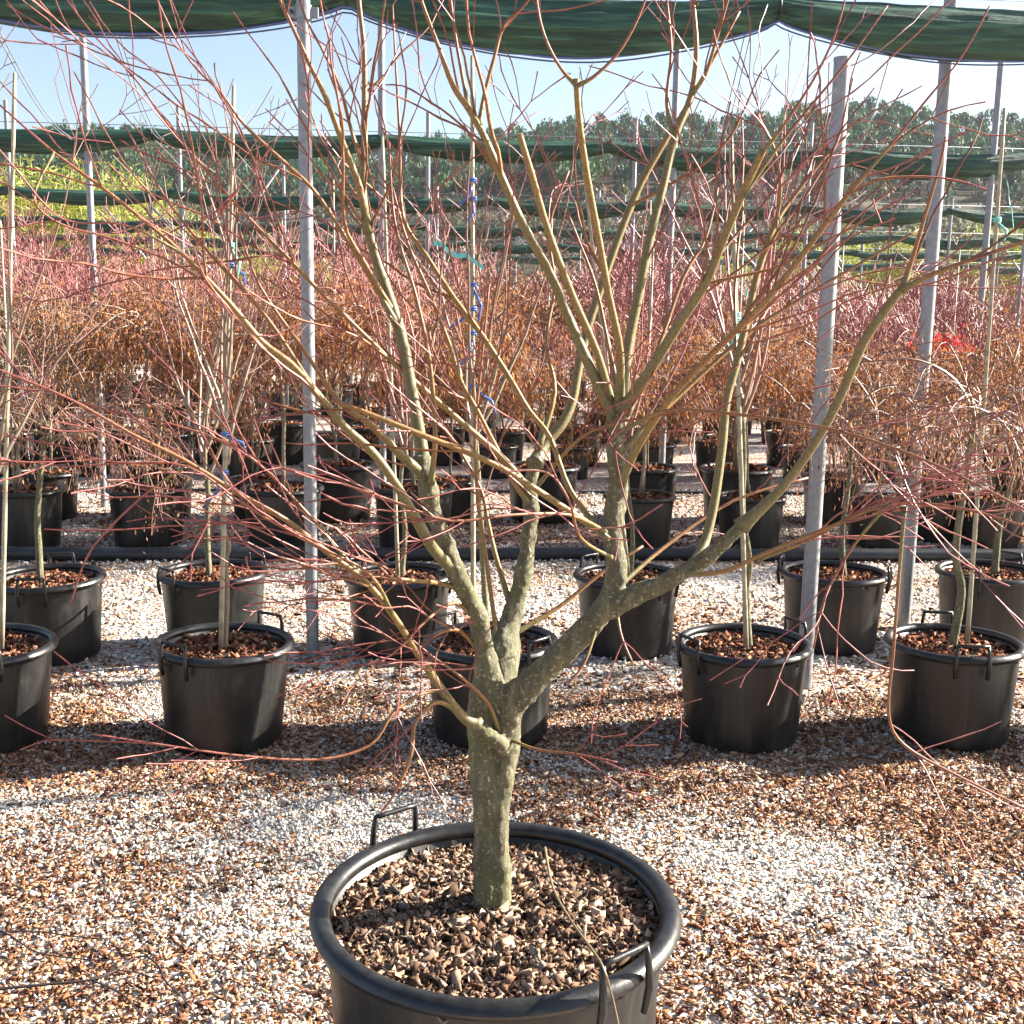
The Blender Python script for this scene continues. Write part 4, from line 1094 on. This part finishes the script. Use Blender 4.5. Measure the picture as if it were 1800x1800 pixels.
KINDS = [('w0', 'weep'), ('w1', 'weep'), ('w2', 'weep'), ('w3', 'weep'), ('r0', 'red'), ('r1', 'red'), ('r2', 'red'), ('r3', 'red'), ('o0', 'olive'), ('o1', 'olive')]
for i, (k, kd) in enumerate(KINDS): make_proto(k, kd, 500 + i)
def place(key, loc, rz, sc, label, group):
    pr = protos[key]
    if not pr[1]: o = pr[0]; pr[1] = True
    else: o = copy_tree(pr[0])
    o.location = loc; o.rotation_euler = (0, 0, rz); o.scale = (sc, sc, sc)
    tag(o, label, 'tree', group)
ORD = ['first', 'second', 'third', 'fourth', 'fifth', 'sixth', 'seventh', 'eighth', 'ninth', 'tenth']
MARKS = [(20, 'far left cane'), (390, 'pale-stemmed maple'), (550, 'tall galvanised post'), (700, 'low golden branch'), (870, 'big mossy trunk'), (1085, 'right trunk fork'),
         (1310, 'straight pale cane'), (1440, 'short capped post'), (1600, 'clamped thick post'), (1690, 'crooked mossy maple')]
DESC2 = {'weep': 'weeping potted maple with dry brown leaves, %s row beyond pipe, behind %s', 'red': 'bare red-twigged potted maple, %s row beyond the pipe, behind %s', 'olive': 'low olive-twigged potted maple, %s row beyond the pipe, behind %s'}
DESC = {'weep': 'weeping potted maple with dry brown leaves, %s row beyond the black pipe', 'red': 'bare red-twigged potted maple, %s row beyond the black pipe', 'olive': 'low olive-twigged potted maple, %s row beyond the black pipe'}
ROWS = [(8.15, .86, 'wwwwr'), (9.25, .82, 'wwwr'), (11.7, .82, 'wrr'), (12.8, .82, 'wrr'), (15.2, .82, 'rrw'), (16.3, .9, 'rr'), (18.9, .9, 'rr'), (20.2, .95, 'rr'), (22.8, 1.0, 'rr'), (24.4, 1.1, 'rr')]
rg = Rg(4242)
for ri, (D, sp, mixk) in enumerate(ROWS):
    half = D * .5 + .9
    x = -half + rg.uniform(0, sp)
    while x < half:
        kd = rg.choice(mixk)
        if ri < 4 and x / D < -.12 and rg.random() < .2: kd = 'o'
        elif 0 < ri < 4 and x / D < .02 and rg.random() < .4: kd = 'r'
        key = {'w': 'w%d' % rg.randrange(4), 'r': 'r%d' % rg.randrange(4), 'o': 'o%d' % rg.randrange(2)}[kd]
        if not (ri == 0 and -.35 < x < .45):           # the gap the gravel shows through
            p = Vector((0, D, 0)) + RU * (x + rg.uniform(-.08, .08)) + Vector((0, rg.uniform(-.07, .07), 0))
            full = {'w': 'weep', 'r': 'red', 'o': 'olive'}[kd]
            lab = DESC[full] % ORD[ri]
            if ri < 4:
                lab = DESC2[full] % (ORD[ri], min(MARKS, key=lambda q: abs(q[0] - 900 - p.x / p.y * FPX))[1].replace('far left', 'tall leaning'))
            place(key, (p.x, p.y, 0), rg.uniform(0, 6.28), rg.uniform(.80, 1.16), lab, '%s maples of the %s rear row' % (full if full != 'weep' else 'weeping', ORD[ri]))
        x += sp * rg.uniform(.93, 1.07)
for k, pr in protos.items():
    if not pr[1]:
        for ch in list(pr[0].children_recursive): bpy.data.objects.remove(ch)
        bpy.data.objects.remove(pr[0])
# one shrub still in bright red leaf
c = at_y(1655, 598, 8.7)
rt = empty('red_leaved_maple', (c.x, 8.7, 0))
link('pot', FARPOT_ME, rt); link('soil', FSOILB_ME, rt)
smb, top = stem_mb(9, c.z, .015); smb.build('stem', M['wood_far'], rt)
rgx = Rg(5); src = [Vector((rgx.gauss(0, .085), rgx.gauss(0, .085), c.z + rgx.gauss(.0, .035))) for _ in range(200)]
link('leaves', dry_leaves(src, 700, 8, [(.62, .05, .05), (.72, .09, .08), (.5, .03, .04)], .035, .02), rt)
tag(rt, 'small potted maple with a clump of bright red leaves in the rear rows', 'tree')

# ------------------------------------------------------------------ the air between here and the hills
mb = MB(); mb.box(Vector((0, 0, 0)), 1240, 700, 100)
hz = mb.build('haze', None, None, False); hz.location = (0, 290, 40)
hm = bpy.data.materials.new('thin_haze'); hm.use_nodes = True
nt = hm.node_tree; nt.nodes.remove(nt.nodes['Principled BSDF'])
pv = nt.nodes.new('ShaderNodeVolumePrincipled')
pv.inputs['Color'].default_value = (.86, .92, 1, 1); pv.inputs['Density'].default_value = .00015; pv.inputs['Anisotropy'].default_value = .2
nt.links.new(pv.outputs[0], nt.nodes['Material Output'].inputs['Volume'])
hz.data.materials.append(hm)
hz['kind'] = 'stuff'; tag(hz, 'pale thin haze in front of the distant wooded hill', 'haze')
